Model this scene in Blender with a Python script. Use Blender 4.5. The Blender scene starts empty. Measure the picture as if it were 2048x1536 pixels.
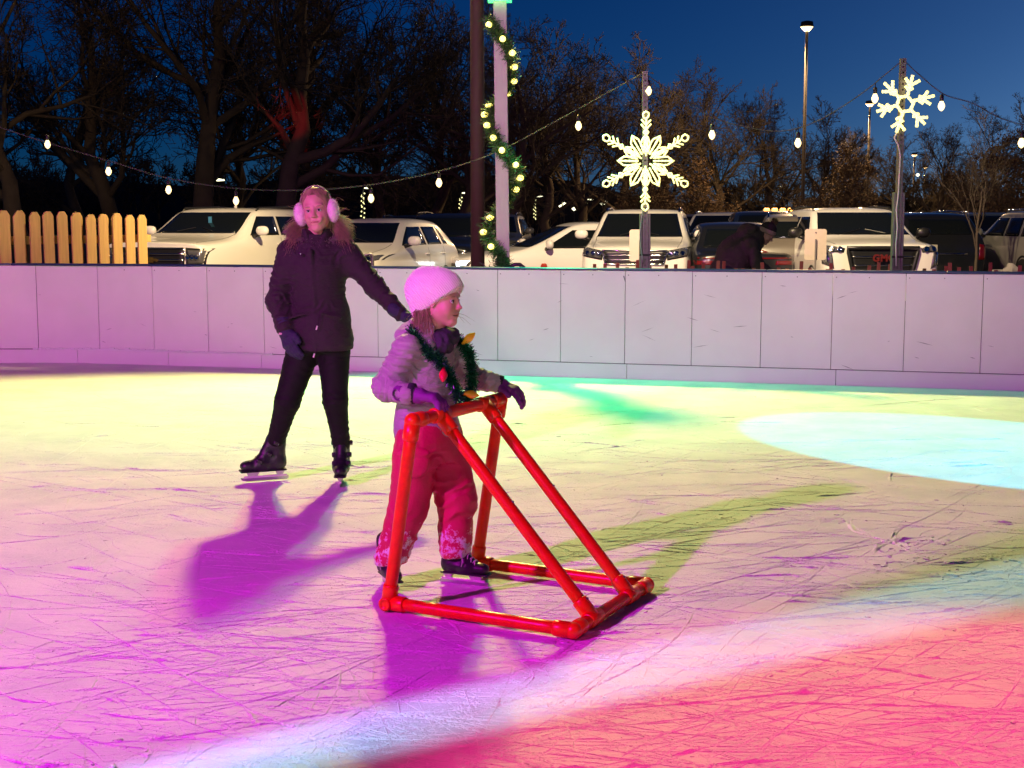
import bpy, bmesh, math, random
import numpy as np
from mathutils import Vector, Matrix, Euler
R = math.radians
scene = bpy.context.scene
C = scene.collection
random.seed(7)

# ------------------------------------------------------------------ camera
FPX = 2731.0                       # focal length in pixels of the 2048 px wide photograph
PITCH = math.atan(328.0 / FPX)
CAMH = 1.5
cam_data = bpy.data.cameras.new('camera')
cam = bpy.data.objects.new('camera', cam_data)
C.objects.link(cam)
cam.location = (0, 0, CAMH)
cam.rotation_euler = (R(90) - PITCH, 0, 0)
cam_data.sensor_width = 36
cam_data.lens = FPX / 2048 * 36
cam_data.clip_start = 0.05
cam_data.clip_end = 3000
scene.camera = cam

# ------------------------------------------------------------------ dusk sky
world = bpy.data.worlds.new('World')
scene.world = world
world.use_nodes = True
wn = world.node_tree
for n in list(wn.nodes): wn.nodes.remove(n)
sky = wn.nodes.new('ShaderNodeTexSky')
sky.sky_type = 'NISHITA'
sky.sun_disc = False
sky.sun_elevation = R(4)
sky.sun_rotation = R(30)
sky.altitude = 200
sky.air_density = 0.6
sky.dust_density = 0.6
sky.ozone_density = 8.0
bg = wn.nodes.new('ShaderNodeBackground')
bg.inputs['Strength'].default_value = 0.031
wo = wn.nodes.new('ShaderNodeOutputWorld')
wn.links.new(sky.outputs[0], bg.inputs['Color'])
wn.links.new(bg.outputs[0], wo.inputs['Surface'])

scene.view_settings.view_transform = 'Standard'
scene.view_settings.look = 'None'
scene.view_settings.exposure = 0.0
scene.view_settings.gamma = 1.0
scene.view_settings.use_curve_mapping = False
scene.render.engine = 'CYCLES'
scene.cycles.use_denoising = True
scene.cycles.max_bounces = 6
scene.cycles.diffuse_bounces = 3
scene.cycles.glossy_bounces = 3
scene.cycles.transmission_bounces = 4
scene.cycles.transparent_max_bounces = 8
scene.cycles.sample_clamp_indirect = 4.0

# ------------------------------------------------------------------ coloured rink floodlights (they hang on poles outside the picture) and an added front fill
def spot(name, loc, target, watts, color, half, blend=0.2, radius=0.1, sx=1.0, roll=0.0):
    d = bpy.data.lights.new(name, 'SPOT')
    d.energy = watts; d.color = color
    d.spot_size = R(half) * 2; d.spot_blend = blend
    d.shadow_soft_size = radius
    o = bpy.data.objects.new(name, d)
    C.objects.link(o)
    o.location = loc
    q = (Vector(target) - Vector(loc)).to_track_quat('-Z', 'Y')
    o.rotation_euler = (q.to_matrix() @ Matrix.Rotation(roll, 3, 'Z')).to_euler()
    o.scale = (sx, 1, 1)
    return o
def aim(loc, az, dep):
    a, d = R(az), R(dep)
    return Vector(loc) + Vector((math.cos(a)*math.cos(d), math.sin(a)*math.cos(d), -math.sin(d)))

MAG = (-5.5, 0.5, 4.4)
spot('magenta_flood', MAG, aim(MAG, 76, 32), 2500, (1.0, 0.012, 0.95), 36.0, 0.10, 0.12)
spot('white_flood', MAG, aim(MAG, 33.6, 29.5), 3000, (0.30, 0.66, 1.0), 20, 0.5, 0.08, 0.075)
spot('red_flood', (3.2, 0.5, 6.5), (2.05, 2.45, 0), 2700, (1.0, 0.03, 0.26), 20.2, 0.3, 0.1)
spot('green_flood', (-0.5, 16.0, 6.6), (-0.8, 9.9, 0), 2350, (0.10, 1.0, 0.30), 23.6, 0.45, 0.2, 2.2)
spot('amber_flood', (-1.05, 16.0, 6.6), (-1.2, 9.9, 0), 4900, (1.0, 0.67, 0.19), 23.6, 0.45, 0.2, 2.5)
spot('cyan_spot', (8.0, 3.0, 6.0), (3.42, 8.65, 0), 6000, (0.0, 0.66, 0.85), 7.5, 0.02, 0.03)
spot('post_green_light', (-0.10, 13.2, 3.5), (0.3, 11.7, 0), 620, (0.02, 1.0, 0.40), 36, 0.6, 0.06, 2.6)
spot('front_fill', (-3.0, -10.0, 4.2), (-3.0, 13.0, 2.0), 3500, (1.0, 0.76, 0.74), 9.5, 0.5, 0.4, 2.4)  # unseen warm fill added behind the camera to brighten boards and people
spot('red_tree_light', (-4.0, 12.0, 4.0), (-7.5, 46.0, 5.0), 26000, (1.0, 0.02, 0.04), 1.5, 0.6, 0.1)
# warm floodlights on the brown pole, turned to the fence and the car park
spot('lot_flood_left', (0.15, 16.1, 7.25), (-6.0, 19.5, 0.7), 9800, (1.0, 0.74, 0.36), 38, 0.5, 0.15)
spot('lot_flood_right', (0.7, 16.1, 7.25), (5.2, 25.0, 0.6), 8600, (1.0, 0.76, 0.42), 40, 0.5, 0.15)

# ------------------------------------------------------------------ helpers: projection
ct, st = math.cos(PITCH), math.sin(PITCH)
def ray(px, py):
    u, v = (px - 1024) / FPX, (768 - py) / FPX
    return Vector((u, ct + v*st, -st + v*ct))
def ground(px, py, z=0.0):
    d = ray(px, py); k = (z - CAMH) / d.z
    return Vector((0, 0, CAMH)) + d*k
def at(px, py, Y):
    d = ray(px, py); k = Y / d.y
    return Vector((0, 0, CAMH)) + d*k

# ------------------------------------------------------------------ helpers: objects
def tag(o, label=None, cat=None, group=None, kind=None):
    if label: o['label'] = label
    if cat: o['category'] = cat
    if group: o['group'] = group
    if kind: o['kind'] = kind
    return o
def empty(name, loc=(0, 0, 0), rz=0.0, parent=None):
    o = bpy.data.objects.new(name, None)
    o.empty_display_size = 0.2
    C.objects.link(o)
    o.location = loc; o.rotation_euler = (0, 0, rz)
    if parent: o.parent = parent
    return o
def link(name, me, parent=None, loc=None, rz=None):
    o = bpy.data.objects.new(name, me)
    C.objects.link(o)
    if parent: o.parent = parent
    if loc is not None: o.location = loc
    if rz is not None: o.rotation_euler = (0, 0, rz)
    return o
def copy_tree(o, parent=None):
    c = o.copy(); C.objects.link(c)
    c.parent = parent
    for ch in o.children: copy_tree(ch, c)
    return c

class MB:
    """collects shapes and links them as one mesh object"""
    def __init__(s): s.v = []; s.f = []
    def add(s, v, f):
        n = len(s.v)
        s.v.extend([tuple(p) for p in v])
        s.f.extend([tuple(i + n for i in q) for q in f])
        return s
    def box(s, lo, hi, M=None, ch=0.0):
        (x0, y0, z0), (x1, y1, z1) = lo, hi
        if ch <= 0:
            v = [(x0,y0,z0),(x1,y0,z0),(x1,y1,z0),(x0,y1,z0),(x0,y0,z1),(x1,y0,z1),(x1,y1,z1),(x0,y1,z1)]
            f = [(3,2,1,0),(4,5,6,7),(0,1,5,4),(1,2,6,5),(2,3,7,6),(3,0,4,7)]
        else:
            # chamfered box
            c = ch; v = []; idx = {}
            for i, x in enumerate((x0, x1)):
                for j, y in enumerate((y0, y1)):
                    for k, z in enumerate((z0, z1)):
                        sx, sy, sz = (1-2*i)*c, (1-2*j)*c, (1-2*k)*c
                        idx[i,j,k,0] = len(v); v.append((x, y+sy, z+sz))
                        idx[i,j,k,1] = len(v); v.append((x+sx, y, z+sz))
                        idx[i,j,k,2] = len(v); v.append((x+sx, y+sy, z))
            f = []
            for i in (0, 1):
                q = [idx[i,0,0,0], idx[i,1,0,0], idx[i,1,1,0], idx[i,0,1,0]]; f.append(q if i else q[::-1])
                q = [idx[0,i,0,1], idx[0,i,1,1], idx[1,i,1,1], idx[1,i,0,1]]; f.append(q if i else q[::-1])
                q = [idx[0,0,i,2], idx[1,0,i,2], idx[1,1,i,2], idx[0,1,i,2]]; f.append(q if i else q[::-1])
            for i in (0, 1):
                for j in (0, 1):
                    q = [idx[i,j,0,0], idx[i,j,1,0], idx[i,j,1,1], idx[i,j,0,1]]; f.append(q if (i+j) % 2 else q[::-1])
                    q = [idx[i,0,j,0], idx[i,0,j,2], idx[i,1,j,2], idx[i,1,j,0]]; f.append(q if (i+j) % 2 else q[::-1])
                    q = [idx[0,i,j,1], idx[1,i,j,1], idx[1,i,j,2], idx[0,i,j,2]]; f.append(q if (i+j) % 2 else q[::-1])
            for i in (0, 1):
                for j in (0, 1):
                    for k in (0, 1):
                        q = [idx[i,j,k,0], idx[i,j,k,1], idx[i,j,k,2]]; f.append(q if (i+j+k) % 2 else q[::-1])
        if M is not None: v = [M @ Vector(p) for p in v]
        return s.add(v, f)
    def tube(s, pts, rad, n=10, cap=True, closed=False):
        pts = [Vector(p) for p in pts]; m = len(pts)
        if not hasattr(rad, '__len__'): rad = [rad]*m
        v = []; f = []
        nrm = None
        for i, p in enumerate(pts):
            if closed: t = pts[(i+1) % m] - pts[i-1]
            else: t = pts[min(i+1, m-1)] - pts[max(i-1, 0)]
            if t.length < 1e-9: t = Vector((0, 0, 1))
            t.normalize()
            if nrm is None:
                nrm = t.orthogonal().normalized()
            else:
                nrm = nrm - t*nrm.dot(t)
                nrm = t.orthogonal() if nrm.length < 1e-6 else nrm
                nrm.normalize()
            b = t.cross(nrm)
            for k in range(n):
                a = 2*math.pi*k/n
                v.append(p + (nrm*math.cos(a) + b*math.sin(a))*rad[i])
        for i in range(m if closed else m-1):
            j = (i+1) % m
            for k in range(n):
                l = (k+1) % n
                f.append((i*n+k, i*n+l, j*n+l, j*n+k))
        if cap and not closed:
            f.append(tuple(range(n))[::-1]); f.append(tuple(range((m-1)*n, m*n)))
        return s.add(v, f)
    def lathe(s, prof, n=16, M=None):
        v = []; f = []
        for (r, z) in prof:
            for k in range(n):
                a = 2*math.pi*k/n
                v.append(Vector((r*math.cos(a), r*math.sin(a), z)))
        for i in range(len(prof)-1):
            for k in range(n):
                l = (k+1) % n
                f.append((i*n+k, i*n+l, (i+1)*n+l, (i+1)*n+k))
        f.append(tuple(range(n))[::-1]); f.append(tuple(range((len(prof)-1)*n, len(prof)*n)))
        if M is not None: v = [M @ p for p in v]
        return s.add(v, f)
    def prism(s, poly, d, M=None):
        """polygon in local xy, extruded by d along z"""
        n = len(poly)
        v = [Vector((x, y, 0)) for x, y in poly] + [Vector((x, y, d)) for x, y in poly]
        f = [tuple(range(n))[::-1], tuple(range(n, 2*n))] + [(i, (i+1) % n, n+(i+1) % n, n+i) for i in range(n)]
        if M is not None: v = [M @ p for p in v]
        return s.add(v, f)
    def mesh(s, name, mat=None, smooth=False):
        me = bpy.data.meshes.new(name)
        me.from_pydata(s.v, [], s.f)
        if mat: me.materials.append(mat)
        if smooth:
            me.shade_smooth() if smooth is True else me.shade_smooth()
        me.update()
        return me
    def build(s, name, mat, parent=None, smooth=False, loc=None, rz=None):
        return link(name, s.mesh(name, mat, smooth), parent, loc, rz)
def np_mesh(name, V, F, mat=None, smooth=False):
    """numpy vertices and equal-sized faces"""
    me = bpy.data.meshes.new(name)
    V = np.asarray(V, dtype=np.float32); F = np.asarray(F, dtype=np.int32)
    me.vertices.add(len(V)); me.vertices.foreach_set('co', V.ravel())
    k = F.shape[1]
    me.loops.add(F.size); me.loops.foreach_set('vertex_index', F.ravel())
    me.polygons.add(len(F)); me.polygons.foreach_set('loop_start', np.arange(0, F.size, k, dtype=np.int32))
    if smooth: me.polygons.foreach_set('use_smooth', np.ones(len(F), dtype=bool))
    if mat: me.materials.append(mat)
    me.update(calc_edges=True); me.validate()
    return me
def frame_to(p, zdir, xdir=None):
    """matrix whose z axis is zdir, placed at p"""
    z = Vector(zdir).normalized()
    x = Vector(xdir) if xdir is not None else z.orthogonal()
    x = (x - z*x.dot(z)).normalized(); y = z.cross(x)
    M = Matrix((x, y, z)).transposed().to_4x4(); M.translation = Vector(p)
    return M

# ------------------------------------------------------------------ helpers: materials
def mat(name, col, rough=0.6, metal=0.0, spec=0.5, emit=None, estr=0.0, noise=None, bump=None, coat=0.0, sheen=0.0, sss=0.0):
    """noise = (scale, amount) varies the colour, bump = (scale, strength[, stretch])"""
    m = bpy.data.materials.new(name); m.use_nodes = True
    nt = m.node_tree; p = nt.nodes['Principled BSDF']
    p.inputs['Base Color'].default_value = (*col, 1)
    p.inputs['Roughness'].default_value = rough
    p.inputs['Metallic'].default_value = metal
    p.inputs['Specular IOR Level'].default_value = spec
    p.inputs['Coat Weight'].default_value = coat
    p.inputs['Sheen Weight'].default_value = sheen
    if sss:
        p.inputs['Subsurface Weight'].default_value = sss
        p.inputs['Subsurface Radius'].default_value = (0.01, 0.004, 0.002)
    if emit:
        p.inputs['Emission Color'].default_value = (*emit, 1)
        p.inputs['Emission Strength'].default_value = estr
    tc = None
    def coords():
        nonlocal tc
        if tc is None: tc = nt.nodes.new('ShaderNodeTexCoord')
        return tc.outputs['Object']
    if noise:
        t = nt.nodes.new('ShaderNodeTexNoise'); t.inputs['Scale'].default_value = noise[0]; t.inputs['Detail'].default_value = 5
        nt.links.new(coords(), t.inputs['Vector'])
        mx = nt.nodes.new('ShaderNodeMix'); mx.data_type = 'RGBA'
        c2 = tuple(max(0, c*(1-noise[1])) for c in col); c3 = tuple(min(1, c*(1+noise[1])) for c in col)
        mx.inputs[6].default_value = (*c2, 1); mx.inputs[7].default_value = (*c3, 1)
        nt.links.new(t.outputs['Fac'], mx.inputs[0]); nt.links.new(mx.outputs[2], p.inputs['Base Color'])
    if bump:
        t = nt.nodes.new('ShaderNodeTexNoise'); t.inputs['Scale'].default_value = bump[0]; t.inputs['Detail'].default_value = 6
        src = coords()
        if len(bump) > 2:
            mp = nt.nodes.new('ShaderNodeMapping'); mp.inputs['Scale'].default_value = bump[2]
            nt.links.new(src, mp.inputs['Vector']); src = mp.outputs[0]
        nt.links.new(src, t.inputs['Vector'])
        b = nt.nodes.new('ShaderNodeBump'); b.inputs['Strength'].default_value = bump[1]; b.inputs['Distance'].default_value = 0.02
        nt.links.new(t.outputs['Fac'], b.inputs['Height']); nt.links.new(b.outputs[0], p.inputs['Normal'])
    return m
def glow(name, col, strength, sampled=False):
    m = mat(name, (0.8, 0.8, 0.75), 0.4, emit=col, estr=strength)
    if not sampled: m.cycles.emission_sampling = 'NONE'
    return m
# ================================================================== the rink
def ice_material():
    m = bpy.data.materials.new('scraped_ice'); m.use_nodes = True
    nt = m.node_tree; p = nt.nodes['Principled BSDF']; L = nt.links
    tc = nt.nodes.new('ShaderNodeTexCoord')
    def noise(scale, detail=6, rough=0.6, stretch=None):
        t = nt.nodes.new('ShaderNodeTexNoise'); t.inputs['Scale'].default_value = scale
        t.inputs['Detail'].default_value = detail; t.inputs['Roughness'].default_value = rough
        src = tc.outputs['Object']
        if stretch:
            mp = nt.nodes.new('ShaderNodeMapping'); mp.inputs['Scale'].default_value = stretch[0]; mp.inputs['Rotation'].default_value[2] = stretch[1]
            L.new(src, mp.inputs['Vector']); src = mp.outputs[0]
        L.new(src, t.inputs['Vector']); return t.outputs['Fac']
    def ramp(src, a, b):
        r = nt.nodes.new('ShaderNodeMapRange'); r.inputs['From Min'].default_value = a; r.inputs['From Max'].default_value = b
        L.new(src, r.inputs['Value']); return r.outputs[0]
    def add(a, b, k=1.0):
        n = nt.nodes.new('ShaderNodeMath'); n.operation = 'MULTIPLY_ADD'; n.inputs[1].default_value = k
        L.new(b, n.inputs[0]); L.new(a, n.inputs[2]); return n.outputs[0]
    # colour: snowy frost with slightly greyer, wetter patches
    mx = nt.nodes.new('ShaderNodeMix'); mx.data_type = 'RGBA'
    mx.inputs[6].default_value = (0.70, 0.72, 0.74, 1); mx.inputs[7].default_value = (0.84, 0.84, 0.84, 1)
    L.new(ramp(noise(2.2, 8), 0.35, 0.6), mx.inputs[0]); L.new(mx.outputs[2], p.inputs['Base Color'])
    rg = ramp(noise(3.0, 5), 0.2, 0.75); rg.node.inputs['To Min'].default_value = 0.55; rg.node.inputs['To Max'].default_value = 0.8; L.new(rg, p.inputs['Roughness'])
    p.inputs['Specular IOR Level'].default_value = 0.25
    h = noise(55, 8, 0.7)
    h = add(h, noise(9, 5, 0.6), 1.6)
    h = add(h, noise(3.0, 6, 0.65, ((4, 26, 1), 0.15)), 1.3)
    h = add(h, noise(3.0, 6, 0.65, ((3, 30, 1), -0.7)), 0.9)
    h = add(h, noise(3.0, 6, 0.65, ((3, 30, 1), 0.75)), 0.7)
    b = nt.nodes.new('ShaderNodeBump'); b.inputs['Strength'].default_value = 0.35; b.inputs['Distance'].default_value = 0.010
    L.new(h, b.inputs['Height']); L.new(b.outputs[0], p.inputs['Normal'])
    return m
M_ICE = ice_material()
M_SNOW = mat('shaved_snow', (0.82, 0.83, 0.84), 0.8, spec=0.2, bump=(90, 0.5))

# the line of the boards: straight, slowly coming nearer to the right, turning a corner on the far left
BS = -0.265
def board_y(x): return 12.88 + BS*(x - 1.09)
XC = -4.15                                     # where the corner arc starts
RAD = 4.2
_t = Vector((-1, -BS, 0)).normalized()         # going left along the boards
_n = Vector((-_t.y, _t.x, 0))                  # towards the rink (left turn when walking to -x)
if _n.y > 0: _n = -_n
P0 = Vector((XC, board_y(XC), 0)); CEN = P0 + _n*RAD
def board_point(s):
    """s = metres to the left of the arc start (negative: to the right)"""
    if s <= 0: return P0 + _t*s
    a = s / RAD
    return CEN - _n*RAD*math.cos(a) + _t*RAD*math.sin(a)
def board_s(px):
    u = (px - 1024) / FPX / ct                  # approximate: at mid board height
    u *= 0.985
    # X = u*Y ; Y = 12.88 + BS*(X-1.09)
    Y = (12.88 - BS*1.09) / (1 - BS*u); X = u*Y
    return -(Vector((X, Y, 0)) - P0).dot(-_t) if True else 0

# ice sheet, cut along the boards
mb = MB()
edge = [board_point(s) for s in [-18 + i*1.0 for i in range(19)] + [0.3*i for i in range(1, 22)]]
far = [(p.x, p.y, 0.0) for p in edge]
# grid strips between the board line and a line behind the camera
nv = []
for p in far:
    for k in range(13):
        t = k / 12
        nv.append((p[0]*(1-t) + (p[0]*0.9)*t, p[1]*(1-t) + (-7.0)*t, 0))
fs = []
for i in range(len(far)-1):
    for k in range(12):
        a = i*13 + k
        fs.append((a, a+1, a+14, a+13))
ice = MB().add(nv, fs).build('ice', M_ICE)
ice['kind'] = 'structure'

# ------------------------------------------------------------------ skate marks: ridges of ploughed snow, real relief
def skate_marks():
    rng = np.random.default_rng(11)
    V = []; F = []; n0 = 0
    def mark(x, y, ang, length, curve, w, h, rough):
        nonlocal n0
        k = max(5, min(26, int(length/0.05)))
        s = np.linspace(0, length, k)
        a = ang + curve*s
        dx = np.concatenate([[0], np.cumsum(np.cos(a[:-1])*np.diff(s))]); dy = np.concatenate([[0], np.cumsum(np.sin(a[:-1])*np.diff(s))])
        px, py = x+dx, y+dy
        taper = np.sin(np.linspace(0.06, math.pi-0.06, k))**0.4
        ww = w*taper*(1+rough*rng.normal(0, 0.5, k).clip(-0.8, 1.2)); hh = h*taper*(1+rough*rng.normal(0, 0.6, k).clip(-0.8, 1.5))
        nx, ny = -np.sin(a), np.cos(a)
        off = rng.normal(0, w*0.25*rough, k)
        a_ = np.stack([px+nx*(off-ww), py+ny*(off-ww), np.full(k, -0.001)], 1)
        c_ = np.stack([px+nx*off, py+ny*off, hh], 1)
        b_ = np.stack([px+nx*(off+ww), py+ny*(off+ww), np.full(k, -0.001)], 1)
        V.append(np.concatenate([a_, c_, b_]))
        i = np.arange(k-1)
        F.append(np.stack([n0+i, n0+i+1, n0+k+i+1, n0+k+i], 1)); F.append(np.stack([n0+k+i, n0+k+i+1, n0+2*k+i+1, n0+2*k+i], 1))
        n0 += 3*k
    def area(ymin, ymax):
        # even in the picture rather than on the ground
        q = rng.uniform(1/ymax, 1/ymin); y = 1/q
        return rng.uniform(-0.42, 0.42)*y, y
    for i in range(2100):                        # long thin cuts
        x, y = area(3.2, 13.0)
        d = rng.choice([rng.normal(0.05, 0.25), rng.normal(-0.75, 0.3), rng.normal(0.75, 0.35), rng.uniform(-1.57, 1.57)], p=[0.26, 0.34, 0.2, 0.2])
        mark(x, y, d, rng.lognormal(-0.25, 0.55), rng.normal(0, 0.35), rng.uniform(0.0014, 0.0032), rng.uniform(0.0009, 0.0026), 0.4)
    for i in range(300):                         # short scraped ridges
        x, y = area(3.3, 12.5)
        d = rng.choice([rng.normal(0.0, 0.2), rng.normal(-0.35, 0.3), rng.uniform(-1.5, 1.5)], p=[0.6, 0.25, 0.15])
        mark(x, y, d, rng.uniform(0.1, 0.5), rng.normal(0, 0.8), rng.uniform(0.005, 0.014), rng.uniform(0.002, 0.007), 0.9)
    for i in range(120):                         # tight turns
        x, y = area(3.5, 11)
        mark(x, y, rng.uniform(-3.1, 3.1), rng.uniform(0.25, 0.8), rng.choice([-1, 1])*rng.uniform(2, 5), rng.uniform(0.003, 0.006), rng.uniform(0.002, 0.004), 0.6)
    for (pa, pb, cv, w, h) in (((1700, 1040), (1800, 1085), 2.5, 0.012, 0.010), ((1745, 1110), (1860, 1075), -2.0, 0.014, 0.012), ((1800, 1060), (1880, 1120), 2.2, 0.010, 0.009), ((1850, 1130), (2040, 1115), 0.4, 0.009, 0.007), ((1560, 1120), (1760, 1140), 0.3, 0.010, 0.006), ((1480, 1040), (1520, 1050), 1.0, 0.016, 0.008), ((430, 890), (560, 905), 0.6, 0.010, 0.006), ((120, 975), (230, 985), 0.8, 0.012, 0.006), ((320, 1030), (430, 1052), 0.5, 0.011, 0.007), ((1240, 1000), (1320, 1010), 0.5, 0.010, 0.006), ((1150, 905), (1280, 890), -0.6, 0.010, 0.005), ((430, 1180), (610, 1205), 0.2, 0.011, 0.007)):
        A, B = ground(*pa), ground(*pb)
        L_ = (B-A).length; a0 = math.atan2(B.y-A.y, B.x-A.x)
        mark(A.x, A.y, a0 - cv*L_/2, L_, cv, w, h, 1.0)
        mark(A.x+0.02, A.y+0.03, a0 - cv*L_/2 + 0.03, L_*0.8, cv, w*0.5, h*0.6, 0.9)
    # the long curved cut crossing the pale band in front of the frame
    for (pa, pb, cv) in (((1055, 1420), (1385, 1215), 0.5), ((300, 1480), (820, 1400), 0.15), ((180, 1240), (760, 1530), 0.1), ((1190, 1420), (1620, 1380), 0.25), ((1480, 1405), (2040, 1420), -0.1)):
        A, B = ground(*pa), ground(*pb)
        L_ = (B-A).length; a0 = math.atan2(B.y-A.y, B.x-A.x)
        mark(A.x, A.y, a0 - cv*L_/2, L_, cv, 0.006, 0.005, 0.4)
    return np_mesh('skate_marks', np.concatenate(V), np.concatenate(F), M_SNOW, smooth=False)
o = link('skate_marks', skate_marks()); tag(o, 'fine snow ridges ploughed up by skate blades all over the ice', 'skate marks', kind='stuff')

def lumps():
    rng = np.random.default_rng(5)
    bm = bmesh.new(); bmesh.ops.create_icosphere(bm, subdivisions=1, radius=1.0)
    bv = np.array([v.co[:] for v in bm.verts]); bf = np.array([[v.index for v in f.verts] for f in bm.faces]); bm.free()
    V = []; F = []; n = 0
    def put(x, y, r):
        nonlocal n
        s = np.array([rng.uniform(.9, 2.6), rng.uniform(.5, 1.1), rng.uniform(.25, .55)])*r
        v = bv*(1+rng.normal(0, 0.18, (len(bv), 1)))*s
        a = rng.uniform(0, 6.28); c, s_ = math.cos(a), math.sin(a)
        v = v @ np.array([[c, s_, 0], [-s_, c, 0], [0, 0, 1]]) + np.array([x, y, r*0.15])
        V.append(v); F.append(bf+n); n += len(bv)
    for (px, py, k, spread) in ((1790, 1095, 30, .07), (1850, 1085, 20, .06), (1840, 1120, 26, .09), (1700, 1040, 10, .06), (1905, 1155, 16, .06), (1770, 1130, 14, .04), (2030, 1130, 14, .08), (1480, 1040, 14, .08), (1590, 960, 10, .1), (1150, 1297, 14, .05), (1285, 1215, 12, .05)):
        c = ground(px, py)
        for i in range(k):
            put(c.x + rng.normal(0, spread), c.y + rng.normal(0, spread*0.8), rng.lognormal(-5.35, 0.5))
    for i in range(1500):
        q = rng.uniform(1/12.0, 1/3.3); y = 1/q
        put(rng.uniform(-.42, .42)*y, y, rng.lognormal(-5.9, 0.35))
    return np_mesh('snow_crumbs', np.concatenate(V), np.concatenate(F), M_SNOW)
o = link('snow_crumbs', lumps()); tag(o, 'crumbs of scraped snow scattered over the ice', 'snow', kind='stuff')

# ------------------------------------------------------------------ dasher boards
M_BOARD = mat('white_board', (0.80, 0.77, 0.77), 0.5, spec=0.3, noise=(2.2, 0.10), bump=(160, 0.10))
M_KICK = mat('white_kickplate', (0.79, 0.77, 0.77), 0.5, spec=0.3, noise=(3.0, 0.07))
M_CAP = mat('blue_cap_rail', (0.012, 0.03, 0.11), 0.35)
M_DARK = mat('dark_grey_board', (0.16, 0.14, 0.15), 0.9)  # even dark grey of the panel backing, one scuff and the sign posts
M_SCREW = mat('board_screw', (0.25, 0.23, 0.23), 0.4, metal=0.8)
boards = empty('rink_boards', tuple(board_point(-4)))
tag(boards, 'long white panelled rink boards with a dark blue cap rail', 'rink boards')
boards_inv = Matrix.Translation(-board_point(-4))
BH = 1.035
def board_slab(name, s0, s1, z0, z1, thick, front, m, ch=0.004):
    """a slab following the chord between s0 and s1, its front face 'front' metres proud of the line (towards the rink)"""
    a, b = board_point(s0), board_point(s1)
    d = (b-a); L = d.length; d.normalize()
    n = Vector((-d.y, d.x, 0))
    if n.dot(_n) < 0: n = -n
    M = Matrix((d, n, Vector((0, 0, 1)))).transposed().to_4x4(); M.translation = a - board_point(-4)
    q = MB().box((0.0022, front-thick, z0), (L-0.0022, front, z1), M, ch)
    o = q.build(name, m, boards)
    # keep normals outward whatever the handedness
    if M.to_3x3().determinant() < 0: o.data.flip_normals()
    return o
seams_px = [190, 300, 410, 523, 638, 753, 873, 995, 1122, 1252, 1387, 1527, 1670, 1817, 1973, 2140, 2320]
seams = [board_s(p) for p in seams_px]                 # decreasing s
left = [seams[0] + 0.68*i for i in range(6, 0, -1)]
S = left + seams + [seams[-1] - 0.7*i for i in range(1, 12)]
rr = random.Random(3)
for i in range(len(S)-1):
    board_slab('panel', S[i+1], S[i], 0.148, BH-0.012, 0.012, 0.0 + rr.uniform(-0.0012, 0.0012), M_BOARD, 0.0025)
    board_slab('backing', S[i+1], S[i], 0.02, BH-0.014, 0.05, -0.014, M_DARK, 0.002)
    for s_ in (S[i]-0.03, (S[i]+S[i+1])/2):
        p = board_point(s_) + _n*0.001 - board_point(-4)
        q = MB().lathe([(0.0055, -0.004), (0.0055, 0.0012), (0.003, 0.002)], 8, frame_to(p + Vector((0, 0, BH-0.05)), _n))
        if s_ < 0: q.build('screw', M_SCREW, boards)
kick_px = [517, 870, 1257, 1681, 2150]
K = [board_s(p) for p in kick_px]
K = [K[0] + 1.05*i for i in range(4, 0, -1)] + K + [K[-1] - 2.2*i for i in range(1, 4)]
for i in range(len(K)-1):
    board_slab('kickplate', K[i+1], K[i], 0.0, 0.142, 0.02, 0.010, M_KICK, 0.003)
caps = [S[0] - (S[0]-S[-1])*i/14 for i in range(15)]
for i in range(14):
    board_slab('cap_rail', caps[i+1], caps[i], BH-0.010, BH+0.014, 0.085, 0.008, M_CAP, 0.006)
# ragged line of frozen snow on the kick plate in the corner
mb = MB()
rs = random.Random(8)
for i in range(60):
    s_ = 0.9 - i*0.045
    p = board_point(s_) + _n*0.012 - board_point(-4)
    h = 0.012 + 0.02*rs.random()*max(0.2, 1-abs(i-22)/26)
    M = frame_to(p + Vector((0, 0, 0.142)), (0, 0, 1), _t)
    mb.box((-0.03, -0.016, -0.004), (0.03, 0.012, h), M, 0.003)
mb.build('snow_ledge', M_SNOW, boards)
# dark scuff on a panel
p = board_point(board_s(1249)) + _n*0.0016 - board_point(-4)
M = frame_to(p, _n, -_t)
mb = MB(); mb.prism([(-0.006, BH-0.06), (0.004, BH-0.055), (0.018, BH-0.11), (0.012, BH-0.115)], 0.0008, M)
mb.build('scuff_mark', M_DARK, boards)
M_SCUFF = mat('rubber_scuff', (0.35, 0.33, 0.34), 0.8)
rk = random.Random(31)
for i in range(46):                              # rubber scuffs left by skates and pucks
    s_ = rk.uniform(-10.5, 1.5); z = rk.choice([rk.uniform(0.17, 0.45), rk.uniform(0.2, 0.95)])
    a, b = board_point(s_), board_point(s_-0.05); d = (b-a).normalized(); nn = Vector((-d.y, d.x, 0)); nn = nn if nn.dot(_n) > 0 else -nn
    M = frame_to(a + nn*0.0017 - board_point(-4), nn, d)
    L_ = rk.uniform(0.02, 0.16); sl = rk.uniform(-0.5, 0.5); w_ = rk.uniform(0.0012, 0.004)
    up = 1 if (M.to_3x3() @ Vector((0, 1, 0))).z > 0 else -1
    MB().prism([(0, up*z), (L_*0.5, up*(z+sl*L_*0.5+w_)), (L_, up*(z+sl*L_)), (L_*0.5, up*(z+sl*L_*0.5-w_))], 0.0006, M).build('scuff_mark', M_SCUFF, boards)
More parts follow.
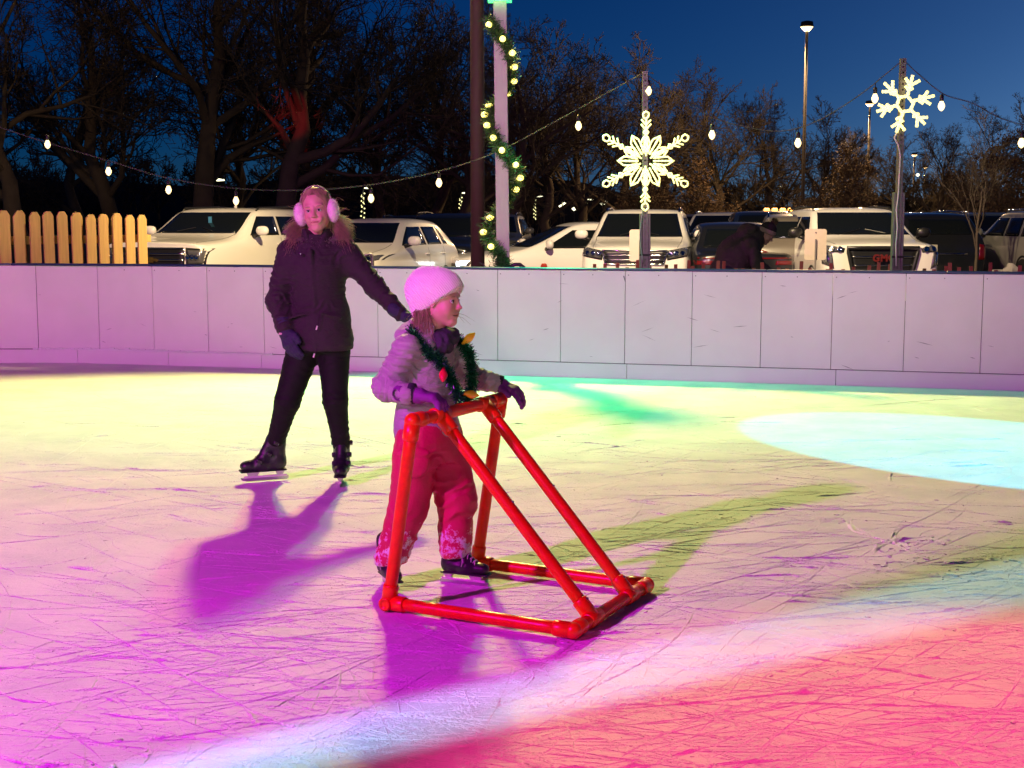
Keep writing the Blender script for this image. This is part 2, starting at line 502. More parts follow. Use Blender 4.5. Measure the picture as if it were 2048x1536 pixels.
# ================================================================== red skating aid made of plastic pipe
M_PIPE = mat('red_plastic_pipe', (0.90, 0.028, 0.003), 0.34, spec=0.45, noise=(30, 0.28), bump=(60, 0.06))
M_PIPE2 = mat('red_pipe_fitting', (0.90, 0.035, 0.004), 0.32, spec=0.5, noise=(20, 0.16))
def skating_aid():
    A, B = ground(778, 1222), ground(1143, 1279)
    # a true rectangle on the ice
    d = (B-A).normalized(); l = Vector((-d.y, d.x, 0))
    W, Lg = 0.70, 0.785
    zp = 0.034
    A.z = zp; Bp = A + d*Lg; D = A + l*W; Cp = Bp + l*W
    TA = A + d*0.115 + Vector((0, 0, 0.715)); TD = TA + l*W
    root = empty('skating_aid', (A.x, A.y, 0))
    tag(root, 'red plastic pipe skating aid held by the small child', 'skating aid')
    off = Vector((A.x, A.y, 0)); r, rf = 0.0245, 0.0305
    def pipe(a, b, name='pipe'):
        n = 6
        MB().tube([a + (b-a)*i/n - off for i in range(n+1)], r, 18).build(name, M_PIPE, root, True)
    def sleeve(a, direction, length, name='fitting'):
        direction = direction.normalized()
        pts = [(0, rf*0.86), (0.0, rf), (length-0.006, rf), (length, rf*0.93), (length, r*0.98)]
        MB().lathe([(q[1], q[0]) for q in pts], 18, frame_to(a - off, direction)).build(name, M_PIPE2, root, True)
    def ball(a, rad=0.032):
        pr = [(max(1e-4, rad*math.sin(math.pi*i/10)), -rad*math.cos(math.pi*i/10)) for i in range(11)]
        MB().lathe(pr, 16, Matrix.Translation(a - off)).build('elbow', M_PIPE2, root, True)
    pipe(A, Bp); pipe(D, Cp); pipe(Bp, Cp); pipe(A, TA); pipe(D, TD); pipe(TA, TD)
    for P, dirs in ((A, (Bp-A, TA-A)), (D, (Cp-D, TD-D)), (TA, (A-TA, TD-TA)), (TD, (D-TD, TA-TD)), (Bp, (A-Bp, Cp-Bp)), (Cp, (D-Cp, Bp-Cp))):
        ball(P)
        for q in dirs: sleeve(P, q, 0.075)
    tops = []
    for t0, t1 in ((0.285, 0.245), (0.80, 0.745)):
        a = TA + (TD-TA)*t0; b = Bp + (Cp-Bp)*t1
        pipe(a, b)
        sleeve(a, b-a, 0.085, 'tee'); sleeve(b, a-b, 0.085, 'tee')
        for q, w in ((a, (TD-TA).normalized()), (b, (Cp-Bp).normalized())):
            MB().lathe([(r, -0.05), (rf, -0.046), (rf, 0.046), (r, 0.05)], 18, frame_to(q - off, w)).build('tee_collar', M_PIPE2, root, True)
        # small screw heads along the diagonal
        for k in (0.46, 0.93):
            c = a + (b-a)*k; nn = (b-a).cross(l).normalized(); nn = nn if nn.z > 0 else -nn
            MB().lathe([(0.005, 0), (0.005, 0.004), (0.002, 0.006)], 8, frame_to(c + nn*(r if k < .9 else rf) - off, nn)).build('screw', M_SCREW, root)
    # end caps of the pivot at the rear feet
    for P in (A, D):
        c = P - l*0.0
        MB().lathe([(0.026, 0.0), (0.026, 0.034), (0.018, 0.037), (0.017, 0.033), (0.004, 0.033)], 16, frame_to(c - off, -l)).build('end_plug', M_PIPE2, root, True)
    return A, Bp, Cp, D, TA, TD
WA, WB, WC, WD, WTA, WTD = skating_aid()
# ================================================================== people: smooth implicit surfaces, meshed with surface nets
def vnoise(P, scale, seed=0):
    """cheap 3D value noise in -1..1; P is a tuple of arrays"""
    q = [p*scale + 37.1*seed for p in P]
    f = [np.floor(a) for a in q]; t = [a-b for a, b in zip(q, f)]
    t = [a*a*(3-2*a) for a in t]; f = [a.astype(np.int64) for a in f]
    def hsh(i, j, k):
        n = (i*374761393 + j*668265263 + k*2147483647 + seed*1274126177) & 0x7fffffff
        n = ((n ^ (n >> 13))*1274126177) & 0x7fffffff
        n = n ^ (n >> 16)
        return (n & 0xffff)/32767.5 - 1.0
    r = 0
    for i in (0, 1):
        for j in (0, 1):
            for k in (0, 1):
                w = (t[0] if i else 1-t[0])*(t[1] if j else 1-t[1])*(t[2] if k else 1-t[2])
                r = r + w*hsh(f[0]+i, f[1]+j, f[2]+k)
    return r
class SDF:
    def __init__(s, lo, hi, h):
        s.lo = np.array(lo, float); s.h = h
        s.n = np.ceil((np.array(hi)-s.lo)/h).astype(int)+1
        s.ax = [s.lo[i]+h*np.arange(s.n[i]) for i in range(3)]
        s.D = np.full(tuple(s.n), 0.5, np.float32)
    def region(s, lo, hi):
        sl = []
        for i in range(3):
            a = int(max(0, math.floor((lo[i]-s.lo[i])/s.h))); b = int(min(s.n[i], math.ceil((hi[i]-s.lo[i])/s.h)+1))
            if b <= a: return None
            sl.append(slice(a, b))
        return tuple(sl)
    def op(s, lo, hi, fn, k, mode='add', pad=0.05):
        lo = np.array(lo)-pad; hi = np.array(hi)+pad
        sl = s.region(lo, hi)
        if sl is None: return s
        P = np.meshgrid(*[s.ax[i][sl[i]] for i in range(3)], indexing='ij', sparse=True)
        d = fn(*P); A = s.D[sl]
        if mode == 'add':
            h = np.clip(0.5+0.5*(A-d)/k, 0, 1); r = A*(1-h)+d*h - k*h*(1-h)
        elif mode == 'sub':
            h = np.clip(0.5-0.5*(A+d)/k, 0, 1); r = A*(1-h)-d*h + k*h*(1-h)
        elif mode == 'and':
            h = np.clip(0.5-0.5*(A-d)/k, 0, 1); r = A*(1-h)+d*h + k*h*(1-h)
        s.D[sl] = r
        return s
    def cone(s, a, b, ra, rb, k=0.02, mode='add', flat=None, ratio=1.0):
        """tapered capsule; flat = direction squeezed by ratio"""
        a = np.array(a, float); b = np.array(b, float); ab = b-a; L2 = max(1e-12, ab@ab)
        def fn(x, y, z):
            px, py, pz = x-a[0], y-a[1], z-a[2]
            t = np.clip((px*ab[0]+py*ab[1]+pz*ab[2])/L2, 0, 1)
            dx, dy, dz = px-t*ab[0], py-t*ab[1], pz-t*ab[2]
            if flat is not None:
                q = dx*flat[0]+dy*flat[1]+dz*flat[2]; e = q*(1/ratio-1)
                dx, dy, dz = dx+e*flat[0], dy+e*flat[1], dz+e*flat[2]
                return (np.sqrt(dx*dx+dy*dy+dz*dz)-(ra+(rb-ra)*t))*min(1, ratio)
            return np.sqrt(dx*dx+dy*dy+dz*dz)-(ra+(rb-ra)*t)
        m = max(ra, rb)
        return s.op(np.minimum(a, b)-m, np.maximum(a, b)+m, fn, k, mode)
    def ell(s, c, r, k=0.02, mode='add', rot=None):
        c = np.array(c, float); r = np.array(r, float)
        Rm = np.array(rot.to_3x3() if rot is not None else Matrix.Identity(3))
        def fn(x, y, z):
            p = (x-c[0], y-c[1], z-c[2])
            q = [p[0]*Rm[0][i]+p[1]*Rm[1][i]+p[2]*Rm[2][i] for i in range(3)]
            k0 = np.sqrt((q[0]/r[0])**2+(q[1]/r[1])**2+(q[2]/r[2])**2)
            k1 = np.sqrt((q[0]/r[0]**2)**2+(q[1]/r[1]**2)**2+(q[2]/r[2]**2)**2)+1e-9
            return k0*(k0-1)/k1
        m = r.max() if rot is not None else r
        return s.op(c-m, c+m, fn, k, mode)
    def stack(s, rows, k=0.02, mode='add', p=2.0):
        """rows of (z, cx, cy, rx, ry): a body of elliptical slices"""
        R_ = np.array(rows, float); R_ = R_[np.argsort(R_[:, 0])]
        zz = np.linspace(R_[0, 0], R_[-1, 0], 60)
        # smooth interpolation of the slices
        cols = []
        for j in range(1, 5):
            v = np.interp(zz, R_[:, 0], R_[:, j])
            ker = np.ones(7)/7; cols.append(np.convolve(np.pad(v, 3, mode='edge'), ker, 'valid'))
        def fn(x, y, z):
            cx, cy, rx, ry = [np.interp(z, zz, c) for c in cols]
            e = (np.abs((x-cx)/rx)**p+np.abs((y-cy)/ry)**p)**(1/p)
            d = (e-1)*np.minimum(rx, ry)
            return np.maximum(d, np.maximum(R_[0, 0]-z, z-R_[-1, 0]))
        lo = ((R_[:, 1]-R_[:, 3]).min(), (R_[:, 2]-R_[:, 4]).min(), R_[0, 0]); hi = ((R_[:, 1]+R_[:, 3]).max(), (R_[:, 2]+R_[:, 4]).max(), R_[-1, 0])
        return s.op(lo, hi, fn, k, mode)
    def plane(s, p, n, k=0.01):
        """keeps what lies against the normal"""
        n = np.array(Vector(n).normalized()); p = np.array(p, float)
        return s.op(s.lo, s.lo+s.h*s.n, lambda x, y, z: (x-p[0])*n[0]+(y-p[1])*n[1]+(z-p[2])*n[2], k, 'and')
    def rough(s, amp, scale, seed=0, stretch=(1, 1, 1), ridged=False):
        X = np.meshgrid(*s.ax, indexing='ij', sparse=True)
        near = np.abs(s.D) < 0.05
        i = np.nonzero(near)
        P = tuple(s.ax[j][i[j]]*stretch[j] for j in range(3))
        v = vnoise(P, scale, seed)+0.5*vnoise(P, scale*2.1, seed+1)
        if ridged: v = 0.6-1.6*np.abs(v)
        s.D[i] -= (amp*v).astype(np.float32)
        return s
    def folds(s, a, b, amp, freq, seed=0, reach=0.14):
        """cloth folds wrapped around the bone a-b"""
        a = np.array(a, float); b = np.array(b, float); ab = b-a; L = np.linalg.norm(ab)
        i = np.nonzero(np.abs(s.D) < 0.04)
        P = [s.ax[j][i[j]] for j in range(3)]
        rel = [P[j]-a[j] for j in range(3)]
        t = sum(rel[j]*ab[j] for j in range(3))/L
        dd = np.sqrt(np.maximum(0, sum(r*r for r in rel)-t*t))
        w = np.clip(1-dd/reach, 0, 1)*np.clip((t+0.04)/0.05, 0, 1)*np.clip((L+0.04-t)/0.05, 0, 1); w = np.sqrt(w)
        nz = vnoise(tuple(P), 13, seed)
        ang = nz*3.4 + vnoise(tuple(P), 6, seed+3)*3.0 + vnoise(tuple(P), 27, seed+8)*0.8
        v = 1-2*np.abs(np.sin(t*freq+ang))
        v = v*np.clip(0.45+0.75*vnoise(tuple(P), 10, seed+5), -0.1, 1.1)
        s.D[i] -= (amp*v*w).astype(np.float32)
        return s
    def nets(s):
        D = s.D; ins = D < 0
        cnt = np.zeros(tuple(s.n-1), np.int8)
        for i in (0, 1):
            for j in (0, 1):
                for k in (0, 1):
                    cnt += ins[i:D.shape[0]-1+i, j:D.shape[1]-1+j, k:D.shape[2]-1+k]
        act = (cnt > 0) & (cnt < 8)
        idx = np.full(act.shape, -1, np.int32); I = np.nonzero(act); n = len(I[0]); idx[I] = np.arange(n)
        acc = np.zeros((n, 3)); num = np.zeros(n)
        cs = [(i, j, k) for i in (0, 1) for j in (0, 1) for k in (0, 1)]
        for a in cs:
            for b in cs:
                if sum(b[q]-a[q] for q in range(3)) != 1 or any(b[q] < a[q] for q in range(3)): continue
                da = D[I[0]+a[0], I[1]+a[1], I[2]+a[2]]; db = D[I[0]+b[0], I[1]+b[1], I[2]+b[2]]
                m = (da < 0) != (db < 0)
                t = np.where(m, da/np.where(m, da-db, 1), 0)
                for q in range(3): acc[:, q] += np.where(m, a[q]+(b[q]-a[q])*t, 0)
                num += m
        V = s.lo + s.h*(np.stack(I, 1)+acc/num[:, None])
        F = []
        for ax in range(3):
            u, v = (ax+1) % 3, (ax+2) % 3
            sl0 = [slice(None)]*3; sl1 = [slice(None)]*3
            sl0[ax] = slice(0, -1); sl1[ax] = slice(1, None)
            A = ins[tuple(sl0)]; B = ins[tuple(sl1)]
            E = np.nonzero(A != B)
            keep = (E[u] > 0) & (E[v] > 0) & (E[u] < D.shape[u]-1) & (E[v] < D.shape[v]-1)
            E = [e[keep] for e in E]
            def cell(du, dv):
                c = [None]*3; c[ax] = E[ax]; c[u] = E[u]+du; c[v] = E[v]+dv
                return idx[c[0], c[1], c[2]]
            q = np.stack([cell(-1, -1), cell(0, -1), cell(0, 0), cell(-1, 0)], 1)
            flip = ~A[tuple(E)]
            q[flip] = q[flip][:, ::-1]
            F.append(q)
        F = np.concatenate(F); F = F[(F >= 0).all(1)]
        return V, F
    def build(s, name, m, parent=None, T=None):
        V, F = s.nets()
        if T is not None:
            A = np.array(T); V = V @ A[:3, :3].T + A[:3, 3]
        return link(name, np_mesh(name, V, F, m, True), parent)

def skin_material(name, base, lip):
    m = mat(name, base, 0.45, spec=0.4, sss=0.12, bump=(220, 0.08))
    nt = m.node_tree; p = nt.nodes['Principled BSDF']
    a = nt.nodes.new('ShaderNodeVertexColor'); a.layer_name = 'tint'
    nt.links.new(a.outputs['Color'], p.inputs['Base Color'])
    return m
def head_mesh(child=False):
    """canonical head, x forward, z up, about 0.25 tall; returns vertices, faces"""
    s = SDF((-0.14, -0.105, -0.21), (0.145, 0.105, 0.15), 0.0024)
    s.ell((-0.012, 0, 0.038), (0.098, 0.077, 0.092), 0.02)
    s.ell((0.022, 0, -0.03), (0.068, 0.061, 0.082), 0.03)
    ch = 0.006 if child else 0
    s.cone((0.0, 0.048, -0.055), (0.056, 0.014, -0.1), 0.022, 0.02, 0.03)
    s.cone((0.0, -0.048, -0.055), (0.056, -0.014, -0.1), 0.022, 0.02, 0.03)
    s.ell((0.068, 0, -0.1), (0.021, 0.022, 0.019), 0.018)
    for y in (1, -1):
        s.ell((0.052, y*0.035, -0.038), (0.03+ch, 0.029+ch, 0.032+ch), 0.022)
        s.ell((0.074, y*0.030, 0.026), (0.014, 0.026, 0.010), 0.016)
        s.ell((0.103, y*0.031, 0.0005), (0.019, 0.0165, 0.0115), 0.010, 'sub')
        s.ell((0.101, y*0.0115, -0.0335), (0.010, 0.0078, 0.0072), 0.006)
        s.ell((0.106, y*0.0065, -0.0415), (0.006, 0.0028, 0.0035), 0.003, 'sub')
        s.ell((-0.006, y*0.078, -0.004), (0.018, 0.008, 0.029), 0.006)
    s.cone((0.084, 0, 0.016), (0.1, 0, -0.018), 0.009, 0.0095, 0.012)
    s.ell((0.108, 0, -0.029), (0.012, 0.0105, 0.0095), 0.008)
    s.ell((0.081, 0, -0.066), (0.014, 0.032, 0.018), 0.014)
    s.ell((0.0905, 0, -0.0618), (0.007, 0.024, 0.0045), 0.005)
    s.ell((0.0885, 0, -0.0732), (0.0075, 0.021, 0.0055), 0.005)
    up = 0.0 if child else 0.0035                 # the girl smiles
    s.ell((0.099, 0, -0.0668), (0.012, 0.018, 0.0020), 0.0025, 'sub')
    for y in (1, -1):
        s.ell((0.093, y*0.021, -0.0668+up*0.6), (0.012, 0.011, 0.0020), 0.0025, 'sub', rot=Matrix.Rotation(y*math.atan(up/0.012), 4, 'X'))
        if not child: s.ell((0.078, y*0.036, -0.05), (0.018, 0.012, 0.016), 0.012)
    s.cone((-0.025, 0, -0.07), (-0.04, 0, -0.21), 0.052, 0.055, 0.03)
    return s.nets()
_hm = {}
def person_head(root, T, skin, base, lip, iris, child, rest):
    """head and neck joined with the rest of the body (rest = vertices, faces) into one mesh"""
    if child not in _hm: _hm[child] = head_mesh(child)
    V, F = _hm[child]
    col = np.tile(np.array([*base, 1.0]), (len(V), 1))
    lipm = 0.6*np.exp(-((V[:, 2]+0.0670)/0.0068)**4)*np.exp(-(V[:, 1]/0.026)**4)*(V[:, 0] > 0.078)
    chk = np.exp(-((V[:, 2]+0.035)/0.022)**2)*np.exp(-((np.abs(V[:, 1])-0.042)/0.02)**2)*(V[:, 0] > 0.02)*0.35
    eye = np.exp(-((V[:, 2]-0.001)/0.010)**4)*np.exp(-((np.abs(V[:, 1])-0.031)/0.016)**4)*(V[:, 0] > 0.06)*0.45
    for w, c in ((lipm, lip), (chk, lip), (eye, tuple(b*0.45 for b in base))):
        col[:, :3] = col[:, :3]*(1-w[:, None]) + np.array(c)*w[:, None]
    A = np.array(T); Vh = V @ A[:3, :3].T + A[:3, 3]
    rv, rf = rest
    V2 = np.concatenate([Vh, rv]); F2 = np.concatenate([F, rf+len(Vh)])
    me = np_mesh('body', V2, F2, skin, True)
    ca = me.color_attributes.new('tint', 'FLOAT_COLOR', 'POINT')
    full = np.concatenate([col, np.tile(np.array([*base, 1.0]), (len(rv), 1))])
    ca.data.foreach_set('color', full.astype(np.float32).ravel())
    body = link('body', me, root)
    M_w = mat('eye_white', (0.55, 0.52, 0.5), 0.2); M_i = mat('eye_iris', iris, 0.1, coat=0.5); M_l = mat('eyelash', (0.02, 0.012, 0.01), 0.7)
    for y in (1, -1):
        c = Vector((0.0735, y*0.031, 0.0005))
        pr = [(max(1e-5, 0.0135*math.sin(math.pi*i/12)), -0.0135*math.cos(math.pi*i/12)) for i in range(13)]
        e = MB().lathe(pr, 16, T @ frame_to(c, (1, y*0.04, 0))).build('eye', M_w, body, True)
        MB().lathe([(0.0001, 0.0), (0.0062, 0.0), (0.0058, 0.0009), (0.0001, 0.0016)], 14, T @ frame_to(c+Vector((0.0124, y*0.0004, 0)), (1, y*0.03, -0.02))).build('iris', M_i, e, True)
        # upper lid line and brow
        pts = [Vector((0.0865-0.006*abs(t)**2, y*0.031+t*0.0145, 0.0072-0.0045*t*t)) for t in (-1, -.6, -.2, .2, .6, 1)]
        MB().tube([T @ p for p in pts], [0.0010, .0017, .0019, .0019, .0017, .0010], 6).build('eyelashes', M_l, body, True)
        pts = [Vector((0.0905-0.0045*t*t-0.004*max(0, t), y*(0.031+t*0.019), 0.0245-0.003*t*t+0.001*t)) for t in (-1, -.5, 0, .5, 1)]
        MB().tube([T @ p for p in pts], [0.0016, .0026, .0028, .0024, .0010], 6).build('eyebrow', M_HAIR, body, True)
    return body
def strands(paths, rad, name, m, parent, n=3):
    """many thin tapered hair tubes as one part"""
    V = []; F = []; n0 = 0
    for pts in paths:
        P = np.array([tuple(p) for p in pts]); k = len(P)
        t = np.gradient(P, axis=0); t /= np.linalg.norm(t, axis=1)[:, None]+1e-9
        a = np.cross(t, [0.31, 0.52, 0.79]); a /= np.linalg.norm(a, axis=1)[:, None]+1e-9; b = np.cross(t, a)
        rr_ = rad*np.linspace(1, 0.25, k)[:, None]
        for j in range(n):
            an = 2*math.pi*j/n
            V.append(P+(a*math.cos(an)+b*math.sin(an))*rr_)
        i = np.arange(k-1)
        for j in range(n):
            l = (j+1) % n
            F.append(np.stack([n0+j*k+i, n0+l*k+i, n0+l*k+i+1, n0+j*k+i+1], 1))
        n0 += n*k
    return link(name, np_mesh(name, np.concatenate(V), np.concatenate(F), m, True), parent)

def hand_sdf(wrist, xdir, thumb, scale, curls, thumb_curl=25, spread=4, fat=1.0, h=0.0028, cuff=0.03, back=None):
    """gloved hand: xdir = wrist to fingers, thumb = side the thumb is on; curls = bend of each finger (degrees per joint)"""
    x = Vector(xdir).normalized(); y = Vector(thumb); y = (y-x*y.dot(x)).normalized(); z = x.cross(y)
    if back is not None and z.dot(Vector(back)) < 0: z = -z
    Bm = Matrix((x, y, z)).transposed()
    W = Vector(wrist)
    def L(p): return W + Bm @ (Vector(p)*scale)
    segs = []
    f = fat*scale
    segs.append((L((-cuff/scale, 0, 0)), L((0.02, 0, 0)), 0.031*f, 0.028*f))
    for yy, ln in ((0.026, 0.9), (0.009, 1.0), (-0.009, 0.94), (-0.026, 0.78)):
        segs.append((L((0.02, yy*0.6, 0)), L((0.085-abs(yy)*0.15, yy, 0)), 0.0175*f, 0.0155*f))
    for i, (yy, ln) in enumerate(((0.027, 0.92), (0.009, 1.0), (-0.009, 0.95), (-0.027, 0.76))):
        p = Vector((0.085-abs(yy)*0.15, yy, 0)); a = 0; c = curls[i]; sp = R(spread*(yy/0.009))
        for sl, rr2 in ((0.042, 0.0118), (0.028, 0.0108), (0.023, 0.0098)):
            a += c
            d = Vector((math.cos(R(a))*math.cos(sp), math.sin(sp), -math.sin(R(a))))
            q = p + d*sl*ln*1.02
            segs.append((L(p), L(q), rr2*f, (rr2-0.0006)*f)); p = q
    p = Vector((0.028, 0.026, -0.004)); a = 45
    for sl, rr2 in ((0.034, 0.0145), (0.03, 0.0125), (0.024, 0.011)):
        d = Vector((math.cos(R(a))*0.86, math.sin(R(a))*0.86, -0.34 if thumb_curl > 20 else -0.1))
        q = p+d*sl; segs.append((L(p), L(q), rr2*f, (rr2-0.001)*f)); p = q; a -= thumb_curl
    lo = np.min([np.minimum(a_, b_) for a_, b_, *_ in segs], axis=0)-0.03; hi = np.max([np.maximum(a_, b_) for a_, b_, *_ in segs], axis=0)+0.03
    s = SDF(lo, hi, h)
    for a_, b_, ra, rb in segs: s.cone(a_, b_, ra, rb, 0.006*scale)
    s.rough(0.0012, 90, 4)
    return s

M_STEEL = mat('skate_steel', (0.55, 0.56, 0.58), 0.3, metal=1.0)
M_WHITEPL = mat('white_plastic', (0.7, 0.7, 0.68), 0.4)
M_BOOT = mat('black_boot', (0.014, 0.013, 0.02), 0.42, noise=(30, 0.4), bump=(80, 0.15))
M_LACE = mat('pale_lace', (0.45, 0.38, 0.45), 0.8)
def skate(root, loc, rz, scale, laces=False, tilt=0.0, roll=0.0):
    T = Matrix.Translation(loc) @ Matrix.Rotation(rz, 4, 'Z') @ Matrix.Rotation(tilt, 4, 'Y') @ Matrix.Rotation(roll, 4, 'X') @ Matrix.Scale(scale, 4)
    s = SDF((-0.12, -0.075, 0.04), (0.215, 0.075, 0.32), 0.004)
    s.cone((-0.045, 0, 0.105), (0.06, 0, 0.10), 0.04, 0.043, 0.02)
    s.cone((0.05, 0, 0.098), (0.15, 0, 0.092), 0.044, 0.036, 0.03, flat=(0, 0, 1), ratio=0.85)
    s.cone((-0.03, 0, 0.11), (-0.035, 0, 0.25), 0.046, 0.052, 0.03)
    s.cone((0.06, 0, 0.12), (0.0, 0, 0.24), 0.03, 0.034, 0.03)
    s.plane((0, 0, 0.066), (0, 0, -1), 0.006)
    s.rough(0.0018, 40, 6)
    b = s.build('skate_boot', M_BOOT, root, T)
    q = MB(); q.box((-0.085, -0.036, 0.058), (0.19, 0.036, 0.068), T, 0.006); q.build('sole', M_BOOT, b)
    q = MB()
    for x0, x1 in ((-0.075, -0.02), (0.075, 0.15)):
        q.add([T @ Vector(p) for p in ((x0, -.022, .058), (x1, -.022, .058), (x1, .022, .058), (x0, .022, .058), (x0+.012, -.006, .028), (x1-.012, -.006, .028), (x1-.012, .006, .028), (x0+.012, .006, .028))],
              [(0, 1, 2, 3), (7, 6, 5, 4), (0, 4, 5, 1), (1, 5, 6, 2), (2, 6, 7, 3), (3, 7, 4, 0)])
    q.box((-0.09, -0.007, 0.018), (0.165, 0.007, 0.032), T, 0.003)
    q.build('blade_holder', M_WHITEPL, b)
    prof = [(-0.10, 0.004), (-0.09, 0.0), (0.15, 0.0), (0.178, 0.008), (0.185, 0.022), (-0.10, 0.022)]
    MB().prism(prof, 0.004, T @ Matrix.Translation((0, 0.002, 0)) @ Matrix.Rotation(R(90), 4, 'X')).build('blade', M_STEEL, b)
    if laces:
        for i in range(6):
            t = i/5
            c = Vector((0.105-0.1*t, 0, 0.128+0.055*t+0.05*t*t)); w = 0.03
            for sg in (1, -1):
                pts = [c+Vector((-0.010, -w*sg, -0.012)), c+Vector((0.002, -w*0.5*sg, 0.007)), c+Vector((0.010, 0, 0.012)), c+Vector((0.006, w*0.5*sg, 0.006)), c+Vector((0.010, w*sg, -0.010))]
                MB().tube([T @ p for p in pts], 0.0035*scale, 5).build('lace', M_LACE, b)
        for sg in (1, -1):
            pts = [Vector((0.02, 0.02*sg, 0.2)), Vector((0.05, 0.05*sg, 0.18)), Vector((0.06, 0.062*sg, 0.14)), Vector((0.05, 0.055*sg, 0.11))]
            MB().tube([T @ p for p in pts], 0.0035*scale, 5).build('lace', M_LACE, b)
    else:
        for x, z, w in ((0.085, 0.118, 0.05), (0.03, 0.16, 0.053), (-0.012, 0.225, 0.058)):
            Ms = T @ Matrix.Translation((x, 0, z)) @ Matrix.Rotation(R(-28), 4, 'Y')
            MB().box((-0.012, -w, -0.006), (0.012, w, 0.022), Ms, 0.005).build('strap', M_STRAP, b)
            MB().box((-0.016, w-0.012, -0.004), (0.018, w+0.009, 0.02), Ms, 0.004).build('buckle', M_BUCKLE, b)
    return b
M_STRAP = mat('boot_strap', (0.022, 0.02, 0.03), 0.35)
M_BUCKLE = mat('boot_buckle', (0.06, 0.055, 0.07), 0.25, metal=0.6)
M_HAIR = mat('light_brown_hair', (0.29, 0.21, 0.115), 0.5, spec=0.4, noise=(60, 0.35))
SKIN = skin_material('skin', (0.58, 0.34, 0.26), (0.5, 0.14, 0.13))

